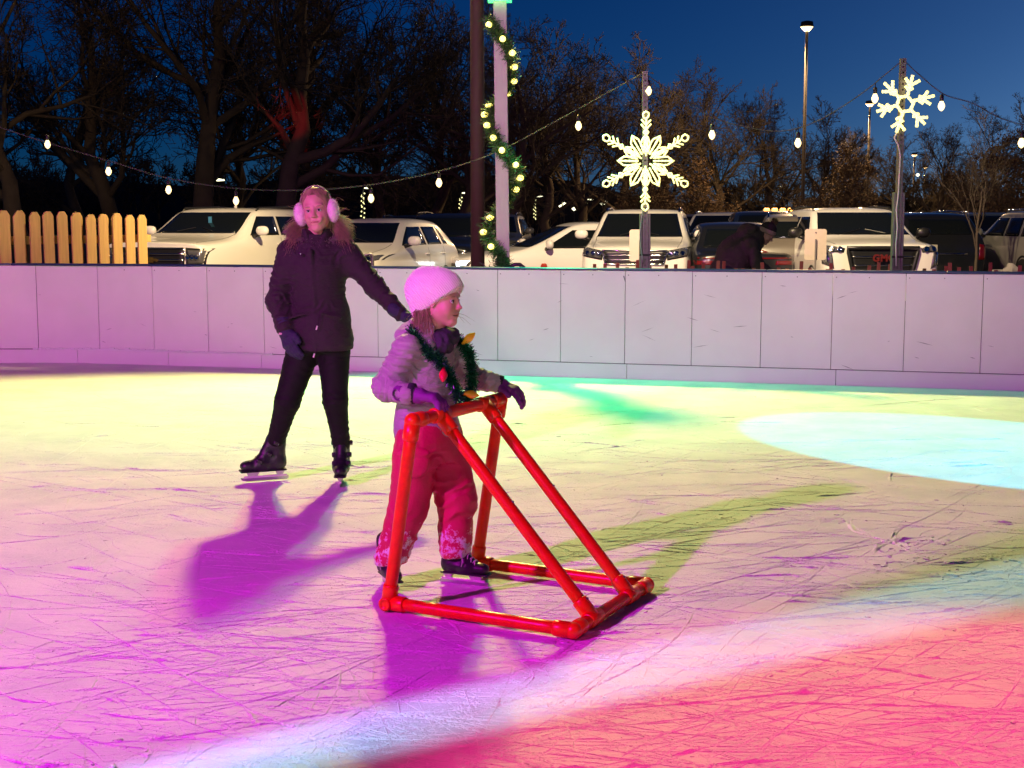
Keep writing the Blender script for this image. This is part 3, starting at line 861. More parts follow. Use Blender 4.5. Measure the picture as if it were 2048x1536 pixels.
# ------------------------------------------------------------------ the small child
def make_child():
    O = Vector((-0.33, 5.53, 0))
    root = empty('person', O, R(-30))
    tag(root, 'small child in pale knit beanie, grey jacket and pink snow trousers', 'child')
    M_JACKET = mat('grey_quilted_jacket', (0.36, 0.34, 0.37), 0.55, sheen=0.1, noise=(9, 0.12), bump=(38, 0.45, (1, 1, 2.5)))
    M_PANTS = mat('pink_snow_trousers', (0.55, 0.010, 0.085), 0.6, noise=(8, 0.15), bump=(70, 0.15))
    # snow sticking to the lower trouser legs: real white on pink, patchy
    nt = M_PANTS.node_tree; pb = nt.nodes['Principled BSDF']; tc = nt.nodes.new('ShaderNodeTexCoord')
    nz = nt.nodes.new('ShaderNodeTexNoise'); nz.inputs['Scale'].default_value = 26; nz.inputs['Detail'].default_value = 9; nz.inputs['Roughness'].default_value = 0.72
    nt.links.new(tc.outputs['Object'], nz.inputs['Vector'])
    sx = nt.nodes.new('ShaderNodeSeparateXYZ'); nt.links.new(tc.outputs['Object'], sx.inputs[0])
    mr = nt.nodes.new('ShaderNodeMapRange'); mr.inputs['From Min'].default_value = 0.36; mr.inputs['From Max'].default_value = 0.20; mr.inputs['To Min'].default_value = -0.22; mr.inputs['To Max'].default_value = 0.045
    nt.links.new(sx.outputs['Z'], mr.inputs['Value'])
    ad = nt.nodes.new('ShaderNodeMath'); ad.operation = 'ADD'; nt.links.new(nz.outputs['Fac'], ad.inputs[0]); nt.links.new(mr.outputs[0], ad.inputs[1])
    rp = nt.nodes.new('ShaderNodeMapRange'); rp.inputs['From Min'].default_value = 0.535; rp.inputs['From Max'].default_value = 0.60
    nt.links.new(ad.outputs[0], rp.inputs['Value'])
    mx = nt.nodes.new('ShaderNodeMix'); mx.data_type = 'RGBA'
    old = pb.inputs['Base Color'].links[0].from_socket
    nt.links.new(old, mx.inputs[6]); mx.inputs[7].default_value = (0.78, 0.78, 0.8, 1)
    nt.links.new(rp.outputs[0], mx.inputs[0]); nt.links.new(mx.outputs[2], pb.inputs['Base Color'])
    M_HAT = mat('cream_knit', (0.86, 0.83, 0.82), 0.85, sheen=0.4)
    nt = M_HAT.node_tree; pb = nt.nodes['Principled BSDF']; tc = nt.nodes.new('ShaderNodeTexCoord')
    wv = nt.nodes.new('ShaderNodeTexWave'); wv.wave_type = 'BANDS'; wv.bands_direction = 'DIAGONAL'; wv.inputs['Scale'].default_value = 44; wv.inputs['Distortion'].default_value = 1.0
    nt.links.new(tc.outputs['Object'], wv.inputs['Vector'])
    bp = nt.nodes.new('ShaderNodeBump'); bp.inputs['Strength'].default_value = 0.5; bp.inputs['Distance'].default_value = 0.006
    nt.links.new(wv.outputs['Fac'], bp.inputs['Height']); nt.links.new(bp.outputs[0], pb.inputs['Normal'])
    M_GLOVE = mat('purple_glove', (0.20, 0.02, 0.26), 0.6, noise=(40, 0.25), bump=(120, 0.2))
    M_SCARF = mat('dark_neck_warmer', (0.03, 0.022, 0.05), 0.8, bump=(60, 0.3))
    # joints (x forward, y to her left)
    sR, eR, wR = (-0.02, -0.145, 0.99), (-0.098, -0.178, 0.832), (0.056, -0.250, 0.826)
    sL, eL, wL = (-0.02, 0.145, 0.99), (0.0, 0.25, 0.845), (0.105, 0.335, 0.812)
    hipR, knR, anR = (-0.015, -0.078, 0.60), (-0.055, -0.092, 0.335), (-0.13, -0.112, 0.115)
    hipL, knL, anL = (0.0, 0.075, 0.60), (0.072, 0.075, 0.345), (0.075, 0.055, 0.135)
    # body under the clothes
    s = SDF((-0.2, -0.3, 0.08), (0.3, 0.46, 1.12), 0.008)
    s.stack([(0.56, -0.01, 0, 0.085, 0.11), (0.7, -0.01, 0, 0.08, 0.1), (0.85, -0.015, 0, 0.085, 0.105), (0.98, -0.02, 0, 0.075, 0.12), (1.02, -0.02, 0, 0.05, 0.06), (1.1, 0.0, 0, 0.04, 0.04)], 0.02)
    for a, b, c in ((sR, eR, wR), (sL, eL, wL)): s.cone(a, b, 0.038, 0.032, 0.03); s.cone(b, c, 0.032, 0.024, 0.02)
    for a, b, c in ((hipR, knR, anR), (hipL, knL, anL)): s.cone(a, b, 0.065, 0.045, 0.03); s.cone(b, c, 0.045, 0.034, 0.02)
    T = Matrix.Translation((0.048, 0.0, 1.178)) @ Matrix.Rotation(R(6), 4, 'Z') @ Matrix.Rotation(R(2), 4, 'Y') @ Matrix.Scale(0.82, 4)
    person_head(root, T, SKIN, (0.58, 0.34, 0.26), (0.5, 0.14, 0.13), (0.02, 0.015, 0.012), True, s.nets())
    # jacket
    s = SDF((-0.26, -0.32, 0.58), (0.26, 0.44, 1.14), 0.0048)
    s.stack([(0.615, -0.022, 0, 0.128, 0.148), (0.66, -0.025, 0, 0.132, 0.152), (0.72, -0.025, 0, 0.118, 0.138), (0.82, -0.02, 0, 0.114, 0.134), (0.92, -0.02, 0, 0.108, 0.134), (0.98, -0.02, 0, 0.10, 0.145), (1.015, -0.015, 0, 0.078, 0.11), (1.04, -0.005, 0, 0.066, 0.075)], 0.02)
    s.cone(sR, eR, 0.060, 0.053, 0.04); s.cone(eR, wR, 0.052, 0.042, 0.03)
    s.cone(sL, eL, 0.064, 0.058, 0.04); s.cone(eL, wL, 0.056, 0.042, 0.03)
    s.folds(sR, eR, 0.0125, 95, 1, 0.13); s.folds(eR, wR, 0.010, 105, 2, 0.1)
    s.folds(sL, eL, 0.008, 110, 3, 0.12); s.folds(eL, wL, 0.007, 120, 4, 0.1)
    s.folds((0.0, 0.02, 0.64), (-0.02, 0.02, 1.0), 0.0055, 75, 7, 0.3)
    s.rough(0.003, 14, 9)
    jac = s.build('jacket', M_JACKET, root)
    # stand-up collar and the hood lying behind the neck
    s = SDF((-0.17, -0.15, 0.96), (0.14, 0.15, 1.16), 0.0048)
    s.stack([(0.99, -0.015, 0, 0.092, 0.10), (1.03, -0.01, 0, 0.085, 0.084), (1.075, 0.0, 0, 0.083, 0.08), (1.095, 0.004, 0, 0.082, 0.079)], 0.01)
    s.ell((-0.085, 0, 1.035), (0.062, 0.095, 0.055), 0.03)
    s.cone((-0.05, -0.075, 1.04), (0.045, -0.083, 1.0), 0.032, 0.026, 0.02); s.cone((-0.05, 0.075, 1.04), (0.045, 0.083, 1.0), 0.032, 0.026, 0.02)
    s.op((0.06, -0.09, 1.0), (0.16, 0.09, 1.2), lambda x, y, z: 0.058-x + 0*y+0*z, 0.012, 'sub') if False else None
    s.cone((0.03, 0, 1.1), (0.12, 0, 1.03), 0.062, 0.05, 0.012, 'sub')
    s.rough(0.005, 22, 3)
    s.build('hood', M_JACKET, jac)
    s = SDF((-0.06, -0.11, 0.95), (0.18, 0.11, 1.12), 0.005)
    s.ell((0.055, 0.0, 1.025), (0.058, 0.066, 0.040), 0.01); s.ell((0.072, 0.045, 1.035), (0.036, 0.035, 0.030), 0.02); s.ell((0.075, -0.02, 0.995), (0.034, 0.045, 0.032), 0.02)
    s.rough(0.009, 24, 12, ridged=True)
    s.build('neck_warmer', M_SCARF, root)
    # trousers
    s = SDF((-0.26, -0.25, 0.06), (0.24, 0.24, 0.72), 0.0052)
    s.stack([(0.52, -0.008, 0, 0.115, 0.14), (0.6, -0.012, 0, 0.12, 0.143), (0.68, -0.018, 0, 0.118, 0.138)], 0.02)
    s.cone(hipR, knR, 0.096, 0.08, 0.03); s.cone(knR, anR, 0.078, 0.070, 0.025)
    s.cone(hipL, knL, 0.096, 0.084, 0.03); s.cone(knL, anL, 0.082, 0.064, 0.025)
    for (hp, kn, an, sd) in ((hipR, knR, anR, 21), (hipL, knL, anL, 31)):
        s.folds(hp, kn, 0.006, 42, sd, 0.16); s.folds(kn, an, 0.009, 62, sd+4, 0.13)
    s.rough(0.006, 9, 14)
    s.plane((0, 0, 0.105), (0.1, 0, -1), 0.012)
    tro = s.build('trousers', M_PANTS, root)
    # cargo pocket with flap on the thigh
    s = SDF((-0.13, -0.26, 0.42), (0.16, -0.10, 0.64), 0.004)
    Rz = Matrix.Rotation(R(28), 4, 'Z')
    s.ell((0.02, -0.158, 0.535), (0.062, 0.018, 0.062), 0.004, rot=Rz); s.ell((0.02, -0.163, 0.575), (0.066, 0.017, 0.026), 0.003, rot=Rz)
    s.rough(0.002, 30, 5)
    s.build('cargo_pocket', M_PANTS, tro)
    # beanie, its opening tilted from forehead down to the nape
    s = SDF((-0.22, -0.135, -0.16), (0.145, 0.135, 0.195), 0.0045)
    s.ell((-0.02, 0, 0.05), (0.140, 0.106, 0.118), 0.02); s.ell((-0.082, 0, 0.05), (0.108, 0.098, 0.112), 0.03); s.ell((-0.082, 0, -0.03), (0.075, 0.088, 0.095), 0.035)
    n = Vector((0.62, 0, -0.78)); s.plane((0.098, 0, 0.058), n, 0.01)
    s.op((-0.2, -0.2, -0.2), (0.2, 0.2, 0.2), lambda x, y, z: np.abs((x-0.098)*n.x+(z-0.062)*n.z+0.026+0*y)-0.024, 0.001, 'none') if False else None
    s.rough(0.0045, 13, 8)
    s.folds((-0.1, 0, 0.16), (0.06, 0, 0.0), 0.003, 60, 17, 0.25)
    hat = s.build('beanie', M_HAT, root, T)
    # hair falling out under the beanie
    rng = np.random.default_rng(4); paths = []
    for i in range(620):
        sd = rng.choice([-1, -1, 1])
        a = T @ Vector((rng.uniform(-0.10, -0.025), sd*rng.uniform(0.064, 0.08), rng.uniform(-0.07, -0.03)))
        ln = rng.uniform(0.05, 0.17); b = a + Vector((rng.uniform(-0.015, 0.035), sd*rng.uniform(-0.015, 0.015), -ln))
        m_ = (a+b)/2 + Vector((rng.normal(0, 0.012), sd*rng.uniform(0.0, 0.02), 0))
        paths.append([a, a*0.55+m_*0.45+Vector((0, sd*0.004, 0)), m_, m_*0.5+b*0.5+Vector((rng.normal(0, .006), 0, 0)), b])
    for i in range(3):                        # loose blown wisps
        a = T @ Vector((rng.uniform(0.0, 0.05), 0.07, rng.uniform(-0.08, -0.05)))
        b = a + Vector((rng.uniform(0.03, 0.13), rng.normal(0, 0.03), rng.uniform(-0.06, 0.02)))
        paths.append([a, (a+b)/2+Vector((0, 0, rng.normal(0, 0.012))), b])
    strands(paths, 0.0012, 'hair', M_HAIR, root)
    # gloves
    gr = hand_sdf((0.086, -0.240, 0.822), (0.93, 0.30, -0.10), (-0.35, 0.94, 0.0), 0.93, (29, 33, 35, 37), 18, 3, 1.2, 0.0032, 0.06).build('glove', M_GLOVE, root)
    MB().tube([Vector((0.058, -0.244, 0.828)), Vector((0.080, -0.236, 0.827))], [0.0425, 0.041], 16).build('wrist_strap', M_SCARF, gr, True)
    gl = hand_sdf((0.118, 0.342, 0.808), (0.95, 0.12, -0.32), (0.2, -0.95, -0.1), 0.9, (10, 22, 26, 30), 14, 9, 1.2, 0.0032, 0.05, (0, 0, 1)).build('glove', M_GLOVE, root)
    MB().tube([Vector((0.085, 0.325, 0.816)), Vector((0.135, 0.348, 0.806))], [0.041, 0.036], 16).build('knit_cuff', M_SCARF, gl, True)
    # skates
    skate(root, (-0.145, -0.115, 0.0), R(-38), 0.74, True)
    skate(root, (0.085, 0.055, 0.0), R(8), 0.78, True)
    # tinsel garland round the neck with three light-bulb ornaments
    key = [(-0.06, 0.0, 1.06), (-0.02, -0.10, 1.05), (0.06, -0.115, 0.985), (0.112, -0.088, 0.93), (0.132, -0.05, 0.86), (0.14, -0.012, 0.795), (0.142, 0.03, 0.775), (0.138, 0.085, 0.80), (0.13, 0.105, 0.87), (0.115, 0.115, 0.94), (0.07, 0.12, 1.0), (-0.02, 0.10, 1.05)]
    K_ = [Vector(k) for k in key]; path = []
    for i in range(len(K_)):
        p0, p1, p2, p3 = K_[i-1], K_[i], K_[(i+1) % len(K_)], K_[(i+2) % len(K_)]
        for j in range(14):
            t = j/14
            path.append(0.5*((2*p1)+(p2-p0)*t+(2*p0-5*p1+4*p2-p3)*t*t+(3*p1-p0-3*p2+p3)*t**3))
    V = []; F = []
    rng = np.random.default_rng(9)
    for i, p in enumerate(path):
        for j in range(52):
            d = rng.normal(0, 1, 3); d /= np.linalg.norm(d); ln = rng.uniform(0.016, 0.038)
            q = np.array(p)+d*ln; w = np.cross(d, rng.normal(0, 1, 3)); w = w/np.linalg.norm(w)*0.0011
            m_ = np.array(p)+rng.normal(0, 0.004, 3); n_ = len(V)
            V += [m_-w, m_+w, q+w, q-w]; F.append((n_, n_+1, n_+2, n_+3))
    M_TIN = mat('green_tinsel', (0.006, 0.13, 0.05), 0.25, metal=0.5, spec=0.8)
    gar = link('tinsel_garland', np_mesh('tinsel_garland', V, F, M_TIN), root)
    MB().tube([p for p in path], 0.004, 5, closed=True).build('garland_string', M_TIN, gar)
    for pos, dr, c in (((0.125, -0.1, 0.905), (0.3, -0.55, -0.6), (0.75, 0.02, 0.05)), ((0.165, 0.012, 0.805), (0.5, 0.8, -0.2), (0.95, 0.48, 0.02)), ((0.092, 0.115, 1.005), (0.55, 0.45, 0.6), (0.95, 0.55, 0.02))):
        pr = [(0.007, -0.016), (0.0085, -0.004), (0.012, 0.0), (0.0165, 0.012), (0.0175, 0.024), (0.013, 0.038), (0.006, 0.05), (0.001, 0.056)]
        Mb = frame_to(Vector(pos), dr)
        MB().lathe(pr, 14, Mb).build('bulb_ornament', mat('ornament_plastic', c, 0.22, coat=0.4), gar, True)
make_child()

# ------------------------------------------------------------------ the girl behind
def make_girl():
    O = Vector((-1.23, 7.75, 0))
    root = empty('person', O, R(-90))
    tag(root, 'girl in dark parka with fluffy pink earmuffs and outstretched arm', 'girl')
    M_PARKA = mat('dark_parka', (0.026, 0.020, 0.024), 0.75, spec=0.25, sheen=0.05, noise=(6, 0.2), bump=(40, 0.3, (1, 1, 2)))
    M_LEG = mat('black_leggings', (0.006, 0.006, 0.007), 0.7, spec=0.2)
    M_GLV = mat('navy_mitten', (0.016, 0.016, 0.05), 0.75, bump=(90, 0.3))
    M_FLUFF = mat('pink_fluff', (0.86, 0.68, 0.76), 0.9, sheen=0.6)
    M_FUR = mat('grey_fur', (0.16, 0.13, 0.12), 0.8, noise=(40, 0.5))
    c = 0.128                                # the body leans to her left over the standing leg
    sR, eR, wR = (0.0, -0.03, 1.325), (0.0, -0.095, 1.05), (0.09, -0.045, 0.90)
    sL, eL, wL = (0.0, 0.292, 1.325), (0.03, 0.452, 1.125), (0.10, 0.60, 0.985)
    hR, kR, aR = (0.0, c-0.075, 0.80), (0.035, -0.05, 0.475), (-0.01, -0.125, 0.25)
    hL, kL, aL = (0.0, c+0.085, 0.80), (0.03, 0.222, 0.48), (-0.01, 0.247, 0.22)
    s = SDF((-0.2, -0.3, 0.15), (0.3, 0.75, 1.48), 0.009)
    s.stack([(0.78, 0, c, 0.1, 0.14), (1.0, 0, c, 0.085, 0.115), (1.2, 0, c, 0.095, 0.13), (1.34, -0.01, c, 0.075, 0.13), (1.38, -0.015, c, 0.05, 0.06), (1.46, 0, c, 0.045, 0.045)], 0.02)
    for a, b, d in ((sR, eR, wR), (sL, eL, wL)): s.cone(a, b, 0.045, 0.038, 0.03); s.cone(b, d, 0.038, 0.027, 0.02)
    for a, b, d in ((hR, kR, aR), (hL, kL, aL)): s.cone(a, b, 0.078, 0.05, 0.03); s.cone(b, d, 0.05, 0.036, 0.02)
    T = Matrix.Translation((0.03, c+0.006, 1.552)) @ Matrix.Rotation(R(7), 4, 'X') @ Matrix.Rotation(R(-4), 4, 'Z') @ Matrix.Scale(0.95, 4)
    person_head(root, T, SKIN, (0.58, 0.34, 0.26), (0.5, 0.14, 0.13), (0.02, 0.015, 0.012), False, s.nets())
    # parka
    s = SDF((-0.24, -0.24, 0.74), (0.26, 0.72, 1.44), 0.0055)
    s.stack([(0.768, 0.0, c+0.018, 0.135, 0.178), (0.80, 0.0, c+0.018, 0.142, 0.187), (0.90, 0.0, c+0.014, 0.14, 0.182), (1.02, 0, c+0.01, 0.126, 0.160), (1.08, 0, c+0.006, 0.122, 0.150), (1.2, 0, c, 0.132, 0.166), (1.29, -0.005, c, 0.125, 0.182), (1.35, -0.012, c, 0.105, 0.168), (1.395, -0.015, c, 0.085, 0.105), (1.42, -0.01, c, 0.075, 0.08)], 0.02)
    s.cone(sR, eR, 0.072, 0.066, 0.04); s.cone(eR, wR, 0.064, 0.050, 0.03)
    s.cone(sL, eL, 0.072, 0.060, 0.05); s.cone(eL, wL, 0.058, 0.046, 0.03)
    s.folds(sR, eR, 0.009, 62, 41, 0.15); s.folds(eR, wR, 0.008, 70, 42, 0.12); s.folds(sL, eL, 0.011, 58, 43, 0.15); s.folds(eL, wL, 0.010, 72, 44, 0.12)
    s.folds((0, c, 0.8), (0, c, 1.05), 0.007, 40, 45, 0.3); s.folds((0, c, 1.08), (0, c, 1.34), 0.005, 40, 46, 0.3)
    # placket, waist channel and pocket edge stand proud
    s.cone((0.128, c+0.0, 0.80), (0.115, c-0.005, 1.06), 0.013, 0.012, 0.012); s.cone((0.115, c-0.005, 1.06), (0.12, c-0.02, 1.33), 0.012, 0.013, 0.012)
    s.cone((0.145, c+0.04, 0.985), (0.10, c+0.14, 0.955), 0.008, 0.008, 0.008); s.cone((0.145, c-0.04, 0.985), (0.10, c-0.14, 0.955), 0.008, 0.008, 0.008)
    s.rough(0.005, 10, 49)
    par = s.build('parka', M_PARKA, root)
    M_TIP = mat('pale_cord_tip', (0.75, 0.68, 0.66), 0.4)
    for y, z, ln in ((c+0.018, 1.0, 0.085), (c+0.0, 0.79, 0.03)):
        MB().tube([Vector((0.155, y+0.008, z)), Vector((0.163, y+0.006, z-ln*0.6)), Vector((0.162, y, z-ln))], 0.0025, 6).build('drawstring', M_PARKA, par)
        MB().tube([Vector((0.162, y, z-ln)), Vector((0.162, y-0.007, z-ln-0.022))], 0.0042, 7).build('cord_tip', M_TIP, par)
    MB().lathe([(0.009, 0), (0.009, 0.004), (0.003, 0.006)], 12, frame_to((0.134, c-0.075, 1.315), (1, -0.3, 0.25))).build('snap', M_BUCKLE, par)
    # collar and fur trimmed hood lying on the shoulders
    s = SDF((-0.2, c-0.24, 1.28), (0.18, c+0.24, 1.52), 0.0055)
    s.stack([(1.36, -0.01, c, 0.10, 0.11), (1.41, 0, c, 0.09, 0.092), (1.45, 0.005, c, 0.085, 0.085)], 0.02)
    s.ell((-0.11, c, 1.40), (0.075, 0.15, 0.07), 0.04)
    s.cone((0.05, c, 1.5), (0.15, c, 1.34), 0.062, 0.03, 0.02, 'sub')
    s.rough(0.006, 18, 3)
    hd = s.build('hood', M_PARKA, par)
    ring = [Vector((0.085*math.cos(a)-0.03-0.03*(1 if math.cos(a) < 0 else 0), c+0.155*math.sin(a), 1.405+0.028*abs(math.sin(a))-0.045*max(0, math.cos(a)))) for a in [R(x) for x in range(-150, 151, 10)]]
    rng = np.random.default_rng(2); paths = []
    for i in range(1700):
        p = ring[rng.integers(len(ring))] + Vector(rng.normal(0, 0.012, 3))
        cen = Vector((-0.03, c, 1.36)); d = (p-cen).normalized()+Vector(rng.normal(0, 0.45, 3)); d.normalize()
        paths.append([p, p+d*0.017+Vector((0, 0, 0.002)), p+d*rng.uniform(0.020, 0.036)+Vector((0, 0, -0.006))])
    strands(paths, 0.0016, 'fur_trim', M_FUR, hd)
    MB().tube(ring, 0.015, 8).build('fur_roll', M_FUR, hd, True)
    # leggings
    s = SDF((-0.2, -0.25, 0.18), (0.2, 0.42, 0.92), 0.006)
    s.stack([(0.76, 0, c+0.005, 0.115, 0.155), (0.88, 0, c, 0.11, 0.14)], 0.02)
    s.cone(hR, kR, 0.100, 0.072, 0.03); s.cone(kR, aR, 0.070, 0.052, 0.025)
    s.cone(hL, kL, 0.098, 0.070, 0.03); s.cone(kL, aL, 0.070, 0.050, 0.025)
    for a, b, sd in ((hR, kR, 1), (kR, aR, 2), (hL, kL, 3), (kL, aL, 4)): s.folds(a, b, 0.006, 60 if sd % 2 else 85, 50+sd, 0.12)
    s.build('leggings', M_LEG, root)
    # hair: parted cap, long locks behind and in front of the shoulders
    s = SDF((-0.15, -0.11, -0.2), (0.11, 0.11, 0.16), 0.005)
    s.ell((-0.02, 0, 0.046), (0.100, 0.086, 0.096), 0.02); s.ell((-0.055, 0, -0.05), (0.062, 0.08, 0.12), 0.04)
    s.ell((0.085, 0, -0.012), (0.085, 0.063, 0.088), 0.02, 'sub')
    s.rough(0.004, 40, 5, (1, 1, 0.3))
    hc = s.build('hair', M_HAIR, root, T)
    paths = []
    for i in range(1500):
        sd = rng.choice([-1, 1]); u = rng.uniform(0, 1)
        a = T @ Vector((-0.03-0.05*u, sd*(0.083-0.03*u), rng.uniform(-0.06, 0.0)))
        out = 0.05+0.085*rng.random() if sd > 0 else 0.04+0.085*rng.random()
        b = Vector((rng.uniform(-0.08, 0.09), a.y + sd*out, a.z - rng.uniform(0.06, 0.21)))
        m_ = (a+b)/2 + Vector((rng.normal(0, .01), sd*rng.uniform(-0.01, 0.02), 0))
        q = (m_+b)/2 + Vector((rng.normal(0, .008), sd*rng.normal(0.004, .010), 0))
        paths.append([a, (a+m_)/2+Vector((0, sd*0.006, 0)), m_, q, b])
    for i in range(60):
        sd = rng.choice([-1, 1]); a = T @ Vector((-0.02, sd*0.085, rng.uniform(-0.08, 0.02)))
        b = a + Vector((rng.normal(0, 0.03), sd*rng.uniform(0.04, 0.11), rng.uniform(-0.12, 0.04)))
        paths.append([a, (a+b)/2+Vector((0, 0, rng.normal(0, 0.015))), b])
    for i in range(260):                       # combed back from the forehead
        y = rng.uniform(-0.07, 0.07); a = T @ Vector((0.075-abs(y)*0.75, y, 0.098-abs(y)*0.35)); b = T @ Vector((-0.08, y*1.15, 0.11-abs(y)*0.4)); m_ = T @ Vector((0.0, y*1.18, 0.145-abs(y)*0.55))
        paths.append([a, (a+m_)/2+Vector((0, 0, .006)), m_, (m_+b)/2+Vector((0, 0, .005)), b])
    strands(paths, 0.0016, 'loose_hair', M_HAIR, hc)
    # earmuffs
    em = empty('earmuffs', (0, 0, 0), 0, root)
    band = [T @ Vector((-0.012, 0.096*math.sin(R(a)), 0.03+0.116*math.cos(R(a)))) for a in range(-98, 99, 7)]
    MB().tube(band, 0.0045, 8).build('headband', mat('earmuff_band', (0.25, 0.22, 0.17), 0.6), em, True)
    for sd in (1, -1):
        cc = Vector((0.002, sd*0.098, -0.012))
        s = SDF(cc-Vector((0.07, 0.06, 0.08)), cc+Vector((0.07, 0.06, 0.08)), 0.0042)
        s.ell(cc, (0.050, 0.034, 0.064), 0.01); s.rough(0.003, 60, 7)
        muff = s.build('ear_pad', M_FLUFF, em, T); paths = []
        for i in range(1100):
            d = Vector(rng.normal(0, 1, 3)).normalized(); p = cc+Vector((d.x*0.049, d.y*0.033, d.z*0.063))
            e = p + (d+Vector(rng.normal(0, 0.35, 3))).normalized()*rng.uniform(0.007, 0.013)
            paths.append([T @ p, T @ ((p+e)/2), T @ e])
        strands(paths, 0.0009, 'fluff', M_FLUFF, muff)
    # mittens / gloves
    gr = hand_sdf((0.095, -0.042, 0.885), (0.28, 0.30, -0.9), (0.55, 0.75, 0.35), 1.02, (14, 16, 18, 20), 20, 1, 1.5, 0.0042, 0.05, (0.8, -0.6, 0)).build('glove', M_GLV, root)
    MB().box((0.128, -0.075, 0.862), (0.138, -0.045, 0.874), Matrix.Rotation(R(0), 4, 'Z'), 0.003).build('glove_label', mat('pale_label', (0.6, 0.45, 0.42), 0.6), gr)
    gl = hand_sdf((0.108, 0.615, 0.975), (0.12, 0.84, -0.52), (0.75, 0.15, 0.5), 0.95, (12, 14, 16, 20), 14, 4, 1.35, 0.004, 0.06, (0, 0.3, 0.9)).build('glove', M_GLV, root)
    # skates with buckles
    skate(root, (-0.03, -0.160, 0.008), R(-68), 0.98, False, roll=R(-4))
    skate(root, (0.0, 0.248, 0.0), R(4), 0.98)
make_girl()
# ================================================================== the car park behind the rink
from mathutils.bvhtree import BVHTree
def sstep(a, b, x):
    t = min(1, max(0, (x-a)/(b-a))); return t*t*(3-2*t)
def lot_z(x, y):
    return -0.03 - 0.14*sstep(1.5, -5, x*24/max(12.0, y)) if y > 12 else -0.03
M_ASPHALT = mat('asphalt', (0.045, 0.045, 0.047), 0.85, noise=(0.8, 0.35), bump=(30, 0.3))
M_GRASS = mat('winter_grass', (0.05, 0.045, 0.025), 0.95, noise=(0.4, 0.4))
xs = [-400, -200, -100, -60, -40, -30, -22, -16, -12, -9, -6, -4, -2, 0, 2, 4, 7, 11, 16, 24, 34, 50, 80, 140, 260, 400]
ys = [-60, -20, 0, 8, 12, 14, 17, 20, 24, 28, 34, 42, 52, 66, 84, 110, 150, 220, 400, 900]
g = MB(); v = [(x, y, lot_z(x, y)-0.02) for y in ys for x in xs]; n = len(xs)
g.add(v, [(j*n+i, j*n+i+1, (j+1)*n+i+1, (j+1)*n+i) for j in range(len(ys)-1) for i in range(n-1)])
o = g.build('parking_lot', M_ASPHALT, None, True); o['kind'] = 'structure'

# ------------------------------------------------------------------ cars
M_GLASS = mat('dark_glass', (0.006, 0.008, 0.009), 0.06, spec=0.6)
M_TYRE = mat('tyre_rubber', (0.012, 0.012, 0.012), 0.85)
M_RIM = mat('alloy_rim', (0.35, 0.35, 0.36), 0.3, metal=0.9)
M_BLACK = mat('black_trim', (0.010, 0.010, 0.011), 0.4)
M_CHROME = mat('chrome', (0.65, 0.65, 0.66), 0.12, metal=1.0)
M_LAMP = mat('headlamp_glass', (0.20, 0.20, 0.21), 0.10, metal=0.6, coat=1.0)
M_LENS = mat('lamp_reflector', (0.7, 0.7, 0.72), 0.08, metal=1.0)
M_TAIL = mat('tail_lamp_red', (.13, .004, .006), 0.15, coat=1.0)
M_AMBER = mat('amber_reflector', (0.6, 0.16, 0.01), 0.2, coat=0.6)
M_PLATE = mat('number_plate', (0.55, 0.5, 0.42), 0.5, noise=(40, 0.3))
def paint(name, c, rough=0.28): return mat(name, c, rough, spec=0.5, coat=0.7)
P_WHITE = paint('white_paint', (0.78, 0.76, 0.72)); P_DARK = paint('black_paint', (0.010, 0.011, 0.014)); P_GREY = paint('grey_paint', (0.09, 0.09, 0.085)); P_SILVER = paint('silver_paint', (0.30, 0.29, 0.27)); P_BLUE = paint('dark_blue_paint', (0.012, 0.02, 0.045)); P_GREEN = paint('grey_green_paint', (0.10, 0.13, 0.12)); P_BROWN = paint('taupe_paint', (0.13, 0.115, 0.095))
